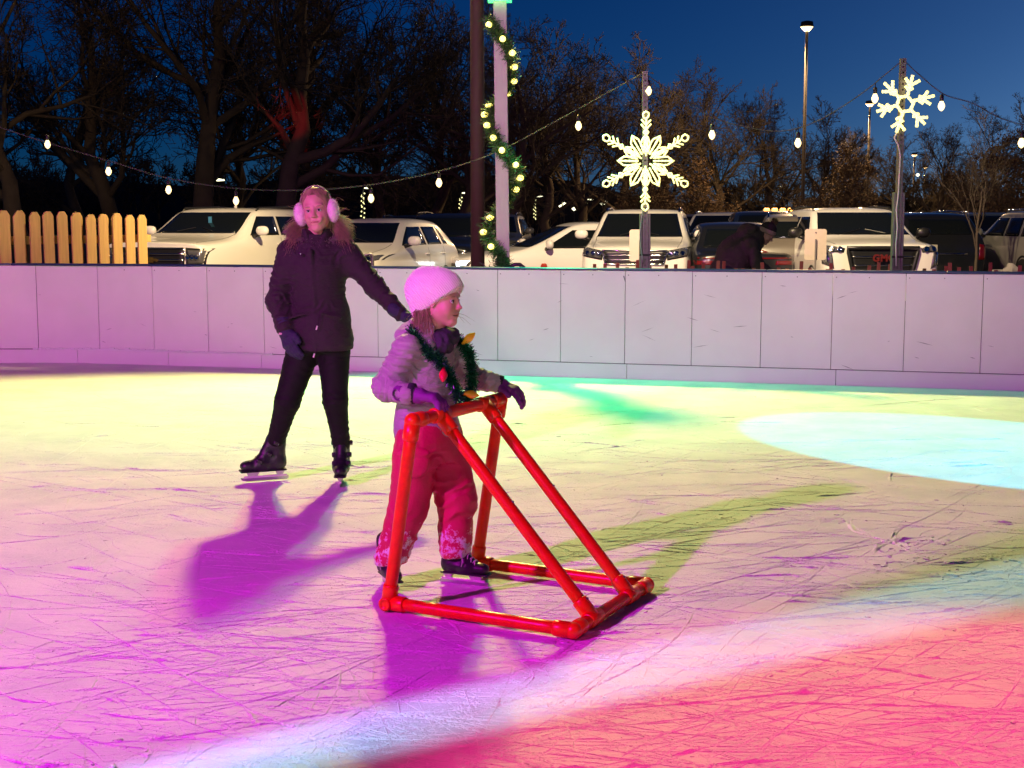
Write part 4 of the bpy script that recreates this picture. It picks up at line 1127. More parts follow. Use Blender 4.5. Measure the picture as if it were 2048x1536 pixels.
def car_shell(S):
    """subdivided body from a cage of cross sections; S = dimensions of the style. returns mesh and its BVH"""
    L, w, H = S['L']/2, S['W']/2, S['H']
    zh, zb, belt = S['hood'], S.get('zb', 0.24), S['belt']
    wr = w*S.get('tumble', 0.74)
    cow, rf, rr_, tl = S['cowl'], S['roof_front'], S['roof_rear'], S['tail']
    def hoodring(x, zt, k, ztb=None):
        a = ztb if ztb is not None else zt-0.06
        return [(x, 0, zb), (x, w*.8*k, zb), (x, w*.97*k, zb+.18), (x, w*k, a-.22), (x, w*.975*k, a-.05), (x, w*.93*k, a), (x, w*.86*k, a+.022), (x, w*.78*k, zt-.015), (x, w*.42*k, zt), (x, 0, zt+.008)]
    def cabring(x, zr, k=1.0, bz=None, wk=1.0):
        b = belt if bz is None else bz; wq = wr*wk
        return [(x, 0, zb), (x, w*.85*k, zb), (x, w*.985*k, zb+.18), (x, w*k, b-.22), (x, w*.965*k, b), (x, wq+.035, zr-.16), (x, wq, zr-.055), (x, wq-.075, zr-.022), (x, wq*.55, zr-.006), (x, 0, zr)]
    nd = S.get('nose', 1.0)
    rings = [hoodring(L-.0, zh-.13*nd, .80+.08*(1-nd), zh-.2*nd), hoodring(L-.05, zh-.08*nd, .92+.04*(1-nd)), hoodring(L-.22, zh-.035*nd, .985), hoodring((L+cow)/2, zh+.01, 1.0), hoodring(cow, S['cowlz'], 1.0, belt-.01)]
    rings[1][0:3] = [(L+.02, 0, zb+.02), (L+.0, w*.76, zb+.02), (L-.05, w*.9, zb+.18)]
    rings += [cabring(rf, H-.03), cabring(rf-.35, H-.004), cabring((rf+rr_)/2, H), cabring(rr_+.3, H-.02*S.get('drop', 1)), cabring(rr_, H-.06*S.get('drop', 1), .99, wk=.98)]
    if S.get('notch'):                                      # saloon boot
        rings += [hoodring(tl, belt+.03, .99, belt), hoodring(-L+.1, belt+.02, .96, belt-.02), hoodring(-L, belt-.03, .85, belt-.1)]
    else:
        bx = -L+.05
        rings += [hoodring(-L+.12, belt+.06, .985, belt), hoodring(-L+.03, belt-.10, .95, belt-.16), hoodring(-L, belt-.22, .86, belt-.3)]
    V = []; F = []; m = 10; full = 2*m-2
    for r in rings:
        V += r + [(p[0], -p[1], p[2]) for p in r[-2:0:-1]]
    for i in range(len(rings)-1):
        for j in range(full):
            k = (j+1) % full
            F.append((i*full+j, i*full+k, (i+1)*full+k, (i+1)*full+j))
    for base, rev in ((0, False), ((len(rings)-1)*full, True)):
        for j in range(m-1):
            a, b = j, j+1; a2, b2 = (full-j) % full, (full-j-1) % full
            q = [base+a, base+b, base+b2, base+a2]
            q = list(dict.fromkeys(q))
            F.append(tuple(q) if rev else tuple(q[::-1]))
    me = bpy.data.meshes.new('cage'); me.from_pydata(V, [], F); me.update()
    bm = bmesh.new(); bm.from_mesh(me); bmesh.ops.recalc_face_normals(bm, faces=bm.faces); bm.to_mesh(me); bm.free()
    tmp = bpy.data.objects.new('cage', me); C.objects.link(tmp)
    md = tmp.modifiers.new('s', 'SUBSURF'); md.levels = 3; md.render_levels = 3
    dg = bpy.context.evaluated_depsgraph_get()
    out = bpy.data.meshes.new_from_object(tmp.evaluated_get(dg))
    bpy.data.objects.remove(tmp); bpy.data.meshes.remove(me)
    out.shade_smooth()
    bvh = BVHTree.FromPolygons([v.co[:] for v in out.vertices], [tuple(p.vertices) for p in out.polygons])
    return out, bvh
class Car:
    def __init__(s, style, paint_mat, name='parked_car'):
        s.S = style; s.me, s.bvh = car_shell(style); s.p = paint_mat
        s.root = empty(name)
        s.me.name = 'body'; s.me.materials.clear(); s.me.materials.append(paint_mat)
        s.body = link('body', s.me, s.root)
        s.L, s.w, s.H = style['L']/2, style['W']/2, style['H']
        s.wheels()
    def hit(s, axis, sign, a, b):
        far = 6.0*sign
        o, d = (Vector((far, a, b)), Vector((-sign, 0, 0))) if axis == 'x' else ((Vector((a, far, b)), Vector((0, -sign, 0))) if axis == 'y' else (Vector((a, b, far)), Vector((0, 0, -sign))))
        h = s.bvh.ray_cast(o, d)
        return h[0], h[1]
    def patch(s, name, axis, sign, quad, m, off=0.006, n=(8, 6), parent=None, depth=0.03, smooth=True):
        """four corners in the projected plane (a,b), wrapped onto the body"""
        V = []; nu, nv = n; ok = True
        for j in range(nv+1):
            for i in range(nu+1):
                u, v = i/nu, j/nv
                a = (quad[0][0]*(1-u)+quad[1][0]*u)*(1-v)+(quad[3][0]*(1-u)+quad[2][0]*u)*v
                b = (quad[0][1]*(1-u)+quad[1][1]*u)*(1-v)+(quad[3][1]*(1-u)+quad[2][1]*u)*v
                p, nr = s.hit(axis, sign, a, b)
                if p is None:
                    p = V[-1].copy() if V else Vector((0, 0, 0)); nr = Vector((0, 0, 0))
                    if axis == 'x': p.y, p.z = a, b
                    elif axis == 'y': p.x, p.z = a, b
                V.append(p + nr*off)
        ax = {'x': Vector((sign, 0, 0)), 'y': Vector((0, sign, 0)), 'z': Vector((0, 0, sign))}[axis]
        F = [(j*(nu+1)+i, j*(nu+1)+i+1, (j+1)*(nu+1)+i+1, (j+1)*(nu+1)+i) for j in range(nv) for i in range(nu)]
        k = len(V)
        loop = [i for i in range(nu+1)] + [(j+1)*(nu+1)-1 for j in range(1, nv+1)] + [nv*(nu+1)+i for i in range(nu-1, -1, -1)] + [j*(nu+1) for j in range(nv-1, 0, -1)]
        V2 = V + [V[i]-ax*depth for i in loop]
        for q in range(len(loop)):
            r = (q+1) % len(loop); F.append((loop[q], k+q, k+r, loop[r]))
        q = MB().add(V2, F); me = q.mesh(name, m, smooth)
        bm = bmesh.new(); bm.from_mesh(me); bm.normal_update()
        if bm.faces and sum((f.normal.dot(ax) for f in list(bm.faces)[:nu*nv])) < 0: bmesh.ops.reverse_faces(bm, faces=bm.faces)
        bm.to_mesh(me); bm.free()
        return link(name, me, parent or s.root)
    def wheels(s):
        S = s.S; r = S.get('wheel', 0.36)
        for x in (S['axle_f'], S['axle_r']):
            for sg in (1, -1):
                y = sg*(s.w-0.10)
                M = Matrix.Translation((x, y, r)) @ Matrix.Rotation(R(-90*sg), 4, 'X')
                wv = empty('wheel', (0, 0, 0), 0, s.root)
                MB().lathe([(r*.62, -.10), (r*.95, -.10), (r, -.07), (r, .07), (r*.95, .105), (r*.64, .105)], 24, M).build('tyre', M_TYRE, wv, True)
                MB().lathe([(.05, .085), (r*.2, .09), (r*.55, .06), (r*.66, .10), (r*.66, .02)], 20, M).build('rim', M_RIM, wv, True)
                # dark wheel arch lying on the body side
                V = []; F = []; k = 18; ra = r*1.16
                for i in range(k+1):
                    a = math.pi*(-.12+1.24*i/k)
                    for q in (0.0, 1.0):
                        px_, pz = x+math.cos(a)*ra*q, r+math.sin(a)*ra*q
                        p, nr = s.hit('y', sg, px_, max(pz, .3))
                        p = p if p is not None else Vector((px_, sg*s.w, pz))
                        V.append(p+Vector((0, sg*.006, 0)))
                for i in range(k): F.append((2*i, 2*i+1, 2*i+3, 2*i+2))
                MB().add(V, F).build('wheel_arch', M_BLACK, s.root)
    def windows(s, side=None, rear=True):
        S = s.S; b, H = S['belt'], s.H
        cow, rf, rr_ = S['cowl'], S['roof_front'], S['roof_rear']
        wr = s.w*S.get('tumble', .74)
        s.patch('windshield', 'x', 1, [(-s.w*.80, S['cowlz']+.035), (s.w*.80, S['cowlz']+.035), (wr-.09, H-.095), (-wr+.09, H-.095)], M_GLASS, .005, (14, 10))
        for sg in (1, -1):
            f0 = cow-.22; top = H-.165; bz = b+.035
            panes = S.get('panes') or [(f0, rf-.02, rf-.62, rf-.62), (rf-.70, rf-.70, rf-1.45, rf-1.40), (rf-1.56, rf-1.52, rr_+.12, rr_+.32)]
            for (bf, tf, br, tr) in panes:
                s.patch('side_window', 'y', sg, [(br, bz), (bf, bz), (tf, top), (tr, top)], M_GLASS, .004, (8, 6))
        if rear and not S.get('notch'):
            s.patch('rear_window', 'x', -1, [(-s.w*.74, b+.08), (s.w*.74, b+.08), (wr-.10, H-.16), (-wr+.10, H-.16)], M_GLASS, .005, (10, 6))
        elif rear:
            s.patch('rear_window', 'x', -1, [(-s.w*.72, b+.10), (s.w*.72, b+.10), (wr-.10, H-.13), (-wr+.10, H-.13)], M_GLASS, .005, (10, 6))
    def seams(s):
        S = s.S; c0, c1 = S['cowl']+.02, s.L-.16
        for sg in (1, -1):
            y0 = sg*s.w*.80
            s.patch('hood_gap', 'z', 1, [(c0, y0), (c1, y0*.94), (c1, y0*.94+sg*.008), (c0, y0+sg*.008)], M_BLACK, .0025, (16, 1), depth=.004)
            y1 = sg*s.w*.36
            p0, _ = s.hit('z', 1, c0-.02, y1); 
            pts = [Vector((c0+.02-.25*t*.6, y1-sg*.30*t, 0)) for t in (0, .33, .66, 1)]
            P = []
            for q in pts:
                hq, nq = s.hit('z', 1, q.x, q.y); P.append(hq+nq*.014)
            MB().tube(P, .006, 6).build('wiper', M_BLACK, s.root)
        zb = S['hood']-.52
        s.patch('bumper_gap', 'x', 1, [(-s.w*.86, zb), (s.w*.86, zb), (s.w*.86, zb+.008), (-s.w*.86, zb+.008)], M_BLACK, .003, (18, 1), depth=.004)
    def mirrors(s, m=None):
        S = s.S
        for sg in (1, -1):
            c = Vector((S['cowl']-.30, sg*(s.w+.13), S['belt']+.12))
            q = MB(); pr = [(max(1e-4, math.sin(math.pi*i/8))**.6, -math.cos(math.pi*i/8)) for i in range(9)]
            q.lathe(pr, 14, Matrix.Translation(c) @ Matrix.Diagonal((.075, .125, .085, 1)))
            mr = q.build('mirror', m or s.p, s.root, True)
            MB().tube([c+Vector((0, -sg*.05, -.06)), c+Vector((.02, -sg*.18, -.10))], [.03, .035], 8).build('mirror_arm', M_BLACK, mr, True)
    def handles(s):
        S = s.S
        for sg in (1, -1):
            for x in (S['roof_front']-.55, S['roof_front']-1.40):
                p, nr = s.hit('y', sg, x, S['belt']-.13)
                MB().tube([p+Vector((.09, sg*.0, .0)), p+Vector((.05, sg*.03, 0)), p+Vector((-.05, sg*.03, 0)), p+Vector((-.09, 0, 0))], .014, 6).build('door_handle', s.p, s.root, True)
            for x in (S['roof_front']-.66, S['roof_front']-1.50):
                V = []; F = []
                for i in range(9):
                    z = .45+(S['belt']-.46)*i/8; p, nr = s.hit('y', sg, x, z); p = p+Vector((0, sg*.0025, 0)); V += [p+Vector((.006, 0, 0)), p-Vector((.006, 0, 0))]
                for i in range(8): F.append((2*i, 2*i+1, 2*i+3, 2*i+2))
                MB().add(V, F).build('door_gap', M_BLACK, s.root)
    def rails(s, m):
        S = s.S; wr = s.w*S.get('tumble', .74)-.06
        for sg in (1, -1):
            xs_ = [S['roof_front']-.15, S['roof_front']-.25, (S['roof_front']+S['roof_rear'])/2, S['roof_rear']+.25, S['roof_rear']+.15]
            hs = [.0, .045, .055, .045, .0]
            MB().tube([Vector((x, sg*wr, s.hit('z', 1, x, sg*wr)[0].z+h)) for x, h in zip(xs_, hs)], .018, 8).build('roof_rail', m, s.root, True)
    def lamp(s, quad, rows=2, glowing=None):
        """headlight with inner reflectors; quad in (y,z) of the left side, mirrored"""
        for sg in (1, -1):
            q = [(sg*a, b) for a, b in quad]
            h = s.patch('headlight', 'x', 1, q, M_BLACK, .006, (8, 5))
            cx = sum(a for a, b in quad)/4; cz = sum(b for a, b in quad)/4
            sh = [(sg*(cx+(a-cx)*.86), cz+(b-cz)*.78) for a, b in quad]
            s.patch('lamp_lens', 'x', 1, sh, glowing or M_LAMP, .011, (8, 5), h)
            for i in range(rows):
                t = (i+.5)/rows
                a = sg*(quad[0][0]*(1-t)+quad[1][0]*t*.93); b = cz
                p, nr = s.hit('x', 1, a, b)
                if p is not None:
                    MB().lathe([(.012, .0), (.045, .006), (.05, .012), (.03, .014), (.01, .008)], 12, frame_to(p+nr*.006, nr)).build('reflector', glowing or M_LENS, h, True)
    def grille(s, quad, bars, m_bar, surround=None, name='grille'):
        g_ = s.patch(name, 'x', 1, quad, M_BLACK, .008, (12, 6))
        z0, z1 = quad[0][1], quad[2][1]
        for i in range(bars):
            t = (i+1)/(bars+1); z = z0+(z1-z0)*t; a0 = quad[0][0]*(1-t)+quad[3][0]*t; a1 = quad[1][0]*(1-t)+quad[2][0]*t
            s.patch('grille_bar', 'x', 1, [(a0*.97, z-.012), (a1*.97, z-.012), (a1*.97, z+.014), (a0*.97, z+.014)], m_bar, .022, (12, 1), g_)
        if surround:
            e = .035; Q = quad
            cs = [Vector((0, *q)) for q in Q]
            pts = []
            for i in range(4):
                a, b = Q[i], Q[(i+1) % 4]
                for k in range(6):
                    t = k/6; y, z = a[0]*(1-t)+b[0]*t, a[1]*(1-t)+b[1]*t
                    p, nr = s.hit('x', 1, y, z)
                    if p is not None: pts.append(p+nr*.012)
            MB().tube(pts, surround[0], 7, closed=True).build('grille_surround', surround[1], g_, True)
        return g_
    def tails(s, quad, m=None, wrap=True):
        for sg in (1, -1):
            t = s.patch('tail_light', 'x', -1, [(sg*a, b) for a, b in quad], m or M_TAIL, .010, (6, 5))
    def plate(s, sign, z, m=None, y=0.0):
        p, nr = s.hit('x', sign, y, z)
        M = frame_to(p+Vector((sign*.012, 0, 0)), Vector((sign, 0, 0)), Vector((0, 1, 0)))
        MB().box((-.155, -.08, 0), (.155, .08, .012), M, .004).build('number_plate', m or M_PLATE, s.root)
    def place(s, x, y, heading, label, cat='car', group='cars in the car park'):
        """heading: degrees turned from facing the camera towards image left"""
        s.root.location = (x, y, lot_z(x, y)); s.root.rotation_euler = (0, 0, R(-90-heading))
        tag(s.root, label, cat, group)
        return s.root
SUV = dict(L=4.9, W=1.93, H=1.74, hood=1.13, belt=1.15, cowl=1.12, cowlz=1.19, roof_front=.42, roof_rear=-2.05, tail=-2.2, axle_f=1.48, axle_r=-1.42, wheel=.37, tumble=.76)
TRUCK = dict(nose=.35, L=5.2, W=2.06, H=1.90, hood=1.33, belt=1.36, cowl=1.18, cowlz=1.40, roof_front=.55, roof_rear=-2.25, tail=-2.4, axle_f=1.62, axle_r=-1.36, wheel=.40, tumble=.80)
CROSS = dict(L=4.45, W=1.86, H=1.66, hood=1.10, belt=1.13, cowl=1.02, cowlz=1.18, roof_front=.22, roof_rear=-1.7, tail=-2.0, axle_f=1.36, axle_r=-1.28, wheel=.35, tumble=.72, drop=1.8)
SEDAN = dict(L=4.75, W=1.83, H=1.50, hood=.90, belt=.95, cowl=.95, cowlz=.97, roof_front=.10, roof_rear=-1.25, tail=-1.75, axle_f=1.4, axle_r=-1.38, wheel=.33, tumble=.70, notch=True, panes=[(.70, .08, -.45, -.45), (-.53, -.53, -1.30, -1.1)])

# white full-size wagon beside the fence, three quarter view
c = Car(TRUCK, P_WHITE); c.windows(); c.mirrors(); c.handles(); c.rails(M_BLACK); c.seams()
g_ = c.grille([(-.62, .80), (.62, .80), (.64, 1.20), (-.64, 1.20)], 3, M_CHROME, (.014, M_CHROME))
c.lamp([(.665, .88), (.97, .92), (.99, 1.19), (.665, 1.21)], 3)
p, nr = c.hit('x', 1, 0, 1.0)                                # gold cross-shaped badge on the grille
M = frame_to(p+Vector((.035, 0, 0)), (1, 0, 0), (0, 1, 0))
MB().prism([(-.14, -.022), (-.05, -.022), (-.04, -.045), (.06, -.045), (.05, -.022), (.14, -.022), (.12, .022), (.05, .022), (.04, .045), (-.06, .045), (-.05, .022), (-.16, .022)], .012, M).build('badge', mat('gold_badge', (.55, .35, .08), .25, metal=.9), g_)
p, nr = c.hit('z', 1, -.2, 0)
MB().lathe([(.03, 0), (.028, .03), (.012, .06), (.004, .075)], 8, Matrix.Translation(p)).build('roof_aerial', P_WHITE, c.root, True)
p, nr = c.hit('y', 1, 1.06, .72); MB().box((-.09, 0, -.012), (.09, .006, .012), Matrix.Translation(p), .002).build('side_badge', M_CHROME, c.root)
p, nr = c.hit('x', 1, .12, 1.62); MB().box((0, -.035, -.11), (.004, .035, .11), frame_to(p+Vector((.006, 0, 0)), (0, 0, 1), (1, 0, 0)) if False else Matrix.Translation(p+Vector((.008, 0, 0))), .0).build('windshield_sticker', mat('blue_sticker', (.05, .22, .38), .5), c.root)
fc = Vector(((306-1024)/FPX*23.2, 23.2)); a = R(19)
c.place(fc.x+2.6*math.sin(a), fc.y+2.6*math.cos(a), 19, 'big white wagon with chrome grille beside the wooden fence', 'suv')

# white crossover between the girl and the brown pole
c = Car(CROSS, P_WHITE); c.windows(); c.mirrors(); c.handles(); c.seams()
c.grille([(-.5, .68), (.5, .68), (.58, .94), (-.58, .94)], 2, M_CHROME); c.lamp([(.56, .88), (.90, .94), (.90, 1.03), (.56, .98)], 2)
fc = Vector(((652-1024)/FPX*23.4, 23.4)); a = R(17)
c.place(fc.x+2.2*math.sin(a), fc.y+2.2*math.cos(a), 17, 'white crossover parked just right of the girl in earmuffs', 'suv')

# black car nose-on behind the crossover
c = Car(SUV, P_DARK); c.windows(); c.mirrors(); c.rails(M_BLACK); c.lamp([(.55, .80), (.92, .84), (.92, .95), (.55, .93)], 2)
c.grille([(-.5, .62), (.5, .62), (.5, .95), (-.5, .95)], 3, M_BLACK)
c.place((893-1024)/FPX*29, 30.5, 8, 'black wagon in the dark left of the brown pole', 'suv')

# white car driving past, seen from the side
c = Car(SEDAN, P_WHITE); c.windows(); c.mirrors(); c.handles()
M_ON = glow('lit_headlamp', (.85, .95, 1.0), 5.0)
c.lamp([(.52, .62), (.86, .66), (.86, .78), (.52, .74)], 2, M_ON); c.grille([(-.45, .42), (.45, .42), (.5, .70), (-.5, .70)], 3, M_BLACK)
c.place(1.10, 27.5, 76, 'white saloon with lit headlight seen side-on behind the posts', 'car')

# white family wagon with the snowflake post in front of it
c = Car(SUV, P_WHITE); c.windows(); c.mirrors(); c.handles(); c.rails(M_CHROME); c.seams()
c.grille([(-.50, .77), (.50, .77), (.56, 1.0), (-.56, 1.0)], 2, M_CHROME, (.018, M_CHROME)); c.lamp([(.56, .84), (.93, .91), (.94, 1.07), (.54, 1.0)], 3)
p, nr = c.hit('x', 1, 0, .90)
q = MB(); M = frame_to(p+Vector((.05, 0, 0)), (1, 0, 0), (0, 1, 0))
for rx, ry in ((.075, .05), (.022, .05), (.055, .02)):
    q.tube([M @ Vector((rx*math.cos(t), ry*math.sin(t)+(.022 if ry < .03 else 0), 0)) for t in [2*math.pi*i/20 for i in range(20)]], .006, 6, closed=True)
q.build('badge', M_CHROME, c.root, True)
c.grille([(-.6, .46), (.6, .46), (.55, .66), (-.55, .66)], 2, M_BLACK, name='lower_intake')
fc = Vector(((1268-1024)/FPX*23.6, 23.6)); a = R(9)
c.place(fc.x+2.45*math.sin(a), fc.y+2.45*math.cos(a), 9, 'white wagon parked behind the large six-pointed snowflake', 'suv')

# white wagon with the wide black grille and red lettering
S2 = dict(SUV); S2.update(nose=.6, W=1.90, H=1.75, hood=1.20, belt=1.20, cowlz=1.25, L=4.65, cowl=1.1)
c = Car(S2, P_WHITE); c.windows(); c.mirrors(M_BLACK); c.handles(); c.rails(M_BLACK); c.seams()
g_ = c.grille([(-.46, .68), (.46, .68), (.56, 1.09), (-.56, 1.09)], 2, M_CHROME, (.035, M_BLACK))
c.lamp([(.62, 1.02), (.93, 1.03), (.92, 1.14), (.60, 1.09)], 2)
for sg in (1, -1):                                            # C shaped lower lamp leg
    hl = c.patch('headlight', 'x', 1, [(sg*.76, .76), (sg*.91, .84), (sg*.92, 1.03), (sg*.80, 1.02)], M_LAMP, .008, (4, 4))
    c.patch('lamp_strip', 'x', 1, [(sg*.83, .81), (sg*.87, .83), (sg*.885, 1.02), (sg*.85, 1.02)], M_LENS, .014, (3, 4), hl)
fcu = bpy.data.curves.new('lettering', 'FONT'); fcu.body = 'GMC'; fcu.size = .15; fcu.extrude = .008; fcu.offset = .006; fcu.align_x = 'CENTER'; fcu.align_y = 'CENTER'; fcu.space_character = 1.12
to = bpy.data.objects.new('lettering', fcu); C.objects.link(to)
tm = bpy.data.meshes.new_from_object(to.evaluated_get(bpy.context.evaluated_depsgraph_get())); bpy.data.objects.remove(to)
tm.materials.clear(); tm.materials.append(mat('red_letters', (.13, .012, .012), .4, coat=.5))
p, nr = c.hit('x', 1, 0, .93); M = frame_to(p+Vector((.055, 0, 0)), (1, 0, 0), (0, 1, 0)); tm.transform(M); link('lettering', tm, g_)
fc = Vector(((1764-1024)/FPX*21.6, 21.6))
c.place(fc.x, fc.y+2.35, 0, 'white wagon with wide black grille and red letters', 'suv')

# cars seen from behind
c = Car(SEDAN, P_DARK); c.windows(); c.mirrors()
c.tails([(.52, .76), (.84, .76), (.86, .83), (.54, .83)]); c.plate(-1, .70)
for z in (.86,): c.patch('light_bar', 'x', -1, [(-.8, z), (.8, z), (.8, z+.025), (-.8, z+.025)], M_TAIL, .012, (12, 1))
c.place((1472-1024)/FPX*25, 26.0, 182, 'black car seen from behind, left of the stooping man', 'car')
c = Car(CROSS, P_BROWN); c.windows(); c.mirrors(); c.rails(M_CHROME); c.tails([(.55, .86), (.90, .90), (.90, 1.06), (.62, .98)]); c.plate(-1, .8)
c.place((1632-1024)/FPX*24.5, 26.0, 190, 'brown crossover with red tail light behind the right blank sign', 'suv')
S3 = dict(SUV); S3.update(H=1.70, W=1.88)
c = Car(S3, P_DARK); c.windows(); c.mirrors(); c.rails(M_CHROME)
c.tails([(.74, .72), (.89, .72), (.90, 1.02), (.76, 1.04)]); c.plate(-1, .95, None, 0.28); c.patch('tailgate_trim', 'x', -1, [(-.5, .82), (.5, .82), (.5, .86), (-.5, .86)], M_CHROME, .012, (8, 1))
c.place((1876-1024)/FPX*28, 30.5, 178, 'black wagon seen from behind, right of the white one', 'suv')
c = Car(SUV, P_BLUE); c.windows(); c.mirrors(M_BLACK); c.grille([(-.5, .66), (.5, .66), (.52, .92), (-.52, .92)], 3, M_CHROME, (.014, M_CHROME)); c.lamp([(.56, .78), (.92, .84), (.92, .96), (.56, .92)], 2)
c.place((1566-1024)/FPX*29.0, 31.0, 6, 'dark blue wagon facing us behind the stooping man', 'suv')
cg = Car(SUV, P_GREEN); cg.windows(); cg.mirrors(); cg.rails(M_CHROME); cg.grille([(-.5, .70), (.5, .70), (.5, .92), (-.5, .92)], 3, M_CHROME, (.014, M_CHROME)); cg.lamp([(.54, .78), (.93, .86), (.93, 1.0), (.54, .93)], 2)
cg.place((2012-1024)/FPX*36, 37.5, 12, 'grey-green wagon facing us near the right edge', 'suv')

# rows farther back, copies in other paint
def far_car(src, px, Y, heading, p, label, cat='car'):
    r = copy_tree(src)
    x = (px-1024)/FPX*Y
    r.location = (x, Y, lot_z(x, Y)); r.rotation_euler = (0, 0, R(-90-heading)); tag(r, label, cat, 'cars in the car park')
    for ch in r.children:
        if ch.name.split('.')[0] in ('body', 'mirror') and ch.type == 'MESH':
            ch.data = ch.data.copy(); ch.data.materials.clear(); ch.data.materials.append(p)
    return r
far_car(cg.root, 1440, 37, 14, P_WHITE, 'white wagon in the back row behind the black car')
far_car(cg.root, 1495, 40, 186, P_SILVER, 'silver wagon in the back row above the stooping man')
far_car(cg.root, 1592, 44, 3, P_SILVER, 'silver wagon in the back row left of the right sign')
far_car(cg.root, 1705, 46, -4, P_DARK, 'dark wagon in the back row behind the red-lettered wagon')
far_car(cg.root, 1955, 40, 184, P_DARK, 'dark wagon in the back row near the right edge')
far_car(cg.root, 2075, 30, 178, P_SILVER, 'silver wagon cut by the right edge')
far_car(cg.root, 985, 38, 5, P_GREY, 'grey wagon in the back row between the two posts')
far_car(cg.root, 815, 42, 4, P_DARK, 'dark wagon in the back row behind the white crossover')
far_car(cg.root, 1390, 48, 2, P_GREY, 'grey wagon in the far row right of the large snowflake')

# utility truck with an amber beacon, far off
M_BEACON = glow('amber_beacon', (1.0, .36, .04), 9.0)
tr = far_car(cg.root, 1552, 62, 0, P_DARK, 'far dark truck with lit amber beacon bar on its roof', 'truck')
bb = MB().box((-.12, -.72, 1.86), (.12, .72, 1.98), None, .02).build('beacon_bar', M_BLACK, tr)
for i in range(4): MB().box((.10, -.66+.36*i, 1.86), (.17, -.42+.36*i, 2.06), None, .03).build('beacon', M_BEACON, tr)
for sg in (1, -1): MB().box((2.3, sg*.55-.15, .80), (2.52, sg*.55+.15, 1.02), None, .04).build('lit_headlight', glow('far_headlamp', (1, .9, .65), 6), tr)

# ------------------------------------------------------------------ ploughed snow and snow on roofs
def snow_lump(name, loc, size, label, seed, group=None):
    s = SDF((-size[0]*1.3, -size[1]*1.3, -0.1), (size[0]*1.3, size[1]*1.3, size[2]*1.5), max(size)/26)
    rng = np.random.default_rng(seed)
    for i in range(14):
        a = rng.uniform(0, 6.28); q = rng.uniform(0, .75)
        r = rng.uniform(.25, .5)
        s.ell((size[0]*q*math.cos(a), size[1]*q*math.sin(a), size[2]*.25*(1-q)), (size[0]*r, size[1]*r, size[2]*rng.uniform(.5, .95)*(1-.4*q)), size[2]*.12)
    s.rough(size[2]*.16, 3.4/max(size), seed, ridged=True)
    o = s.build(name, M_DIRTY); o.location = loc; tag(o, label, 'snow pile', group)
M_DIRTY = mat('ploughed_snow', (.42, .39, .36), .85, noise=(2.5, .55), bump=(12, .7))
snow_lump('snow_pile', (9.55, 26.5, -.03), (.9, .6, .62), 'heap of ploughed snow beside the black wagon at right', 2)
snow_lump('snow_pile', (10.4, 26.2, -.03), (1.0, .7, .60), 'heap of ploughed snow at the right edge', 5)

# ------------------------------------------------------------------ wooden shadow-box fence on the left
M_WOOD = mat('new_pine', (.62, .40, .13), .7, noise=(7, .3), bump=(18, .3, (6, 6, .6)))
def wood_grain(m):
    nt = m.node_tree; t = [n for n in nt.nodes if n.type == 'TEX_NOISE'][0]
    mp = nt.nodes.new('ShaderNodeMapping'); mp.inputs['Scale'].default_value = (5, 5, .35)
    tc = [n for n in nt.nodes if n.type == 'TEX_COORD'][0]; nt.links.new(tc.outputs['Object'], mp.inputs['Vector']); nt.links.new(mp.outputs[0], t.inputs['Vector'])
wood_grain(M_WOOD)
th = R(60); fd = Vector((math.cos(th), math.sin(th), 0)); fn = Vector((math.sin(th), -math.cos(th), 0))
fA = Vector((-5.47, 14.62, 0)); HF = 1.60
fence = empty('wooden_fence', fA); tag(fence, 'yellow pine picket fence above the boards at far left', 'fence')
def fence_M(s, off): 
    M = Matrix((fd, fn, Vector((0, 0, 1)))).transposed().to_4x4(); M.translation = fd*s + fn*off
    return M
rw = random.Random(5)
for side, off in ((0, .03), (1, -.075)):
    for i in range(-7, 11):
        s_ = i*.2 + side*.10 + .05
        w_ = .069; top = HF - .004*i + rw.uniform(-.012, .012); c_ = .028
        M = fence_M(s_, off) @ Matrix.Rotation(rw.uniform(-.008, .008), 4, 'Y')
        poly = [(-w_, 0.02), (w_, 0.02), (w_, top-.05), (w_-c_, top-.012), (w_-c_-.01, top), (-w_+c_+.01, top), (-w_+c_, top-.012), (-w_, top-.05)]
        MB().prism(poly, .018, M @ Matrix.Rotation(R(90), 4, 'X') @ Matrix.Translation((0, 0, -.018))).build('picket', M_WOOD, fence)
for z in (.35, 1.28):
    MB().box((-1.4, -.036, z-.045), (2.25, .006, z+.045), fence_M(0, -.018), .004).build('rail', M_WOOD, fence)
for s_ in (-1.2, 2.2):
    MB().box((s_-.045, -.15, 0), (s_+.045, -.082, HF-.12), fence_M(0, 0), .005).build('post', M_WOOD, fence)

# ------------------------------------------------------------------ low lath snow fence behind the boards
M_LATH = mat('red_lath', (.33, .11, .05), .8, noise=(12, .35)); M_WIRE = mat('wire', (.3, .3, .3), .4, metal=.9)
sf = empty('snow_fence', (1.2, 14.1, 0)); tag(sf, 'low fence of reddish wooden laths peeping over the rink boards', 'fence')
rl = random.Random(11); x = -.35
while x < 4.6:
    y = -.265*x; h = 1.06 + rl.uniform(-.05, .035)
    M = Matrix.Translation((x, y, 0)) @ Matrix.Rotation(rl.uniform(-.05, .05), 4, 'Y') @ Matrix.Rotation(rl.uniform(-.3, .3), 4, 'Z')
    MB().box((-.018, -.004, .0), (.018, .004, h), M, .0015).build('lath', M_LATH, sf)
    x += rl.uniform(.085, .125)
for z in (.3, .65, .92):
    MB().tube([Vector((-.4+.25*i, -.265*(-.4+.25*i)+.008*(1 if i % 2 else -1), z)) for i in range(21)], .002, 5).build('wire', M_WIRE, sf)

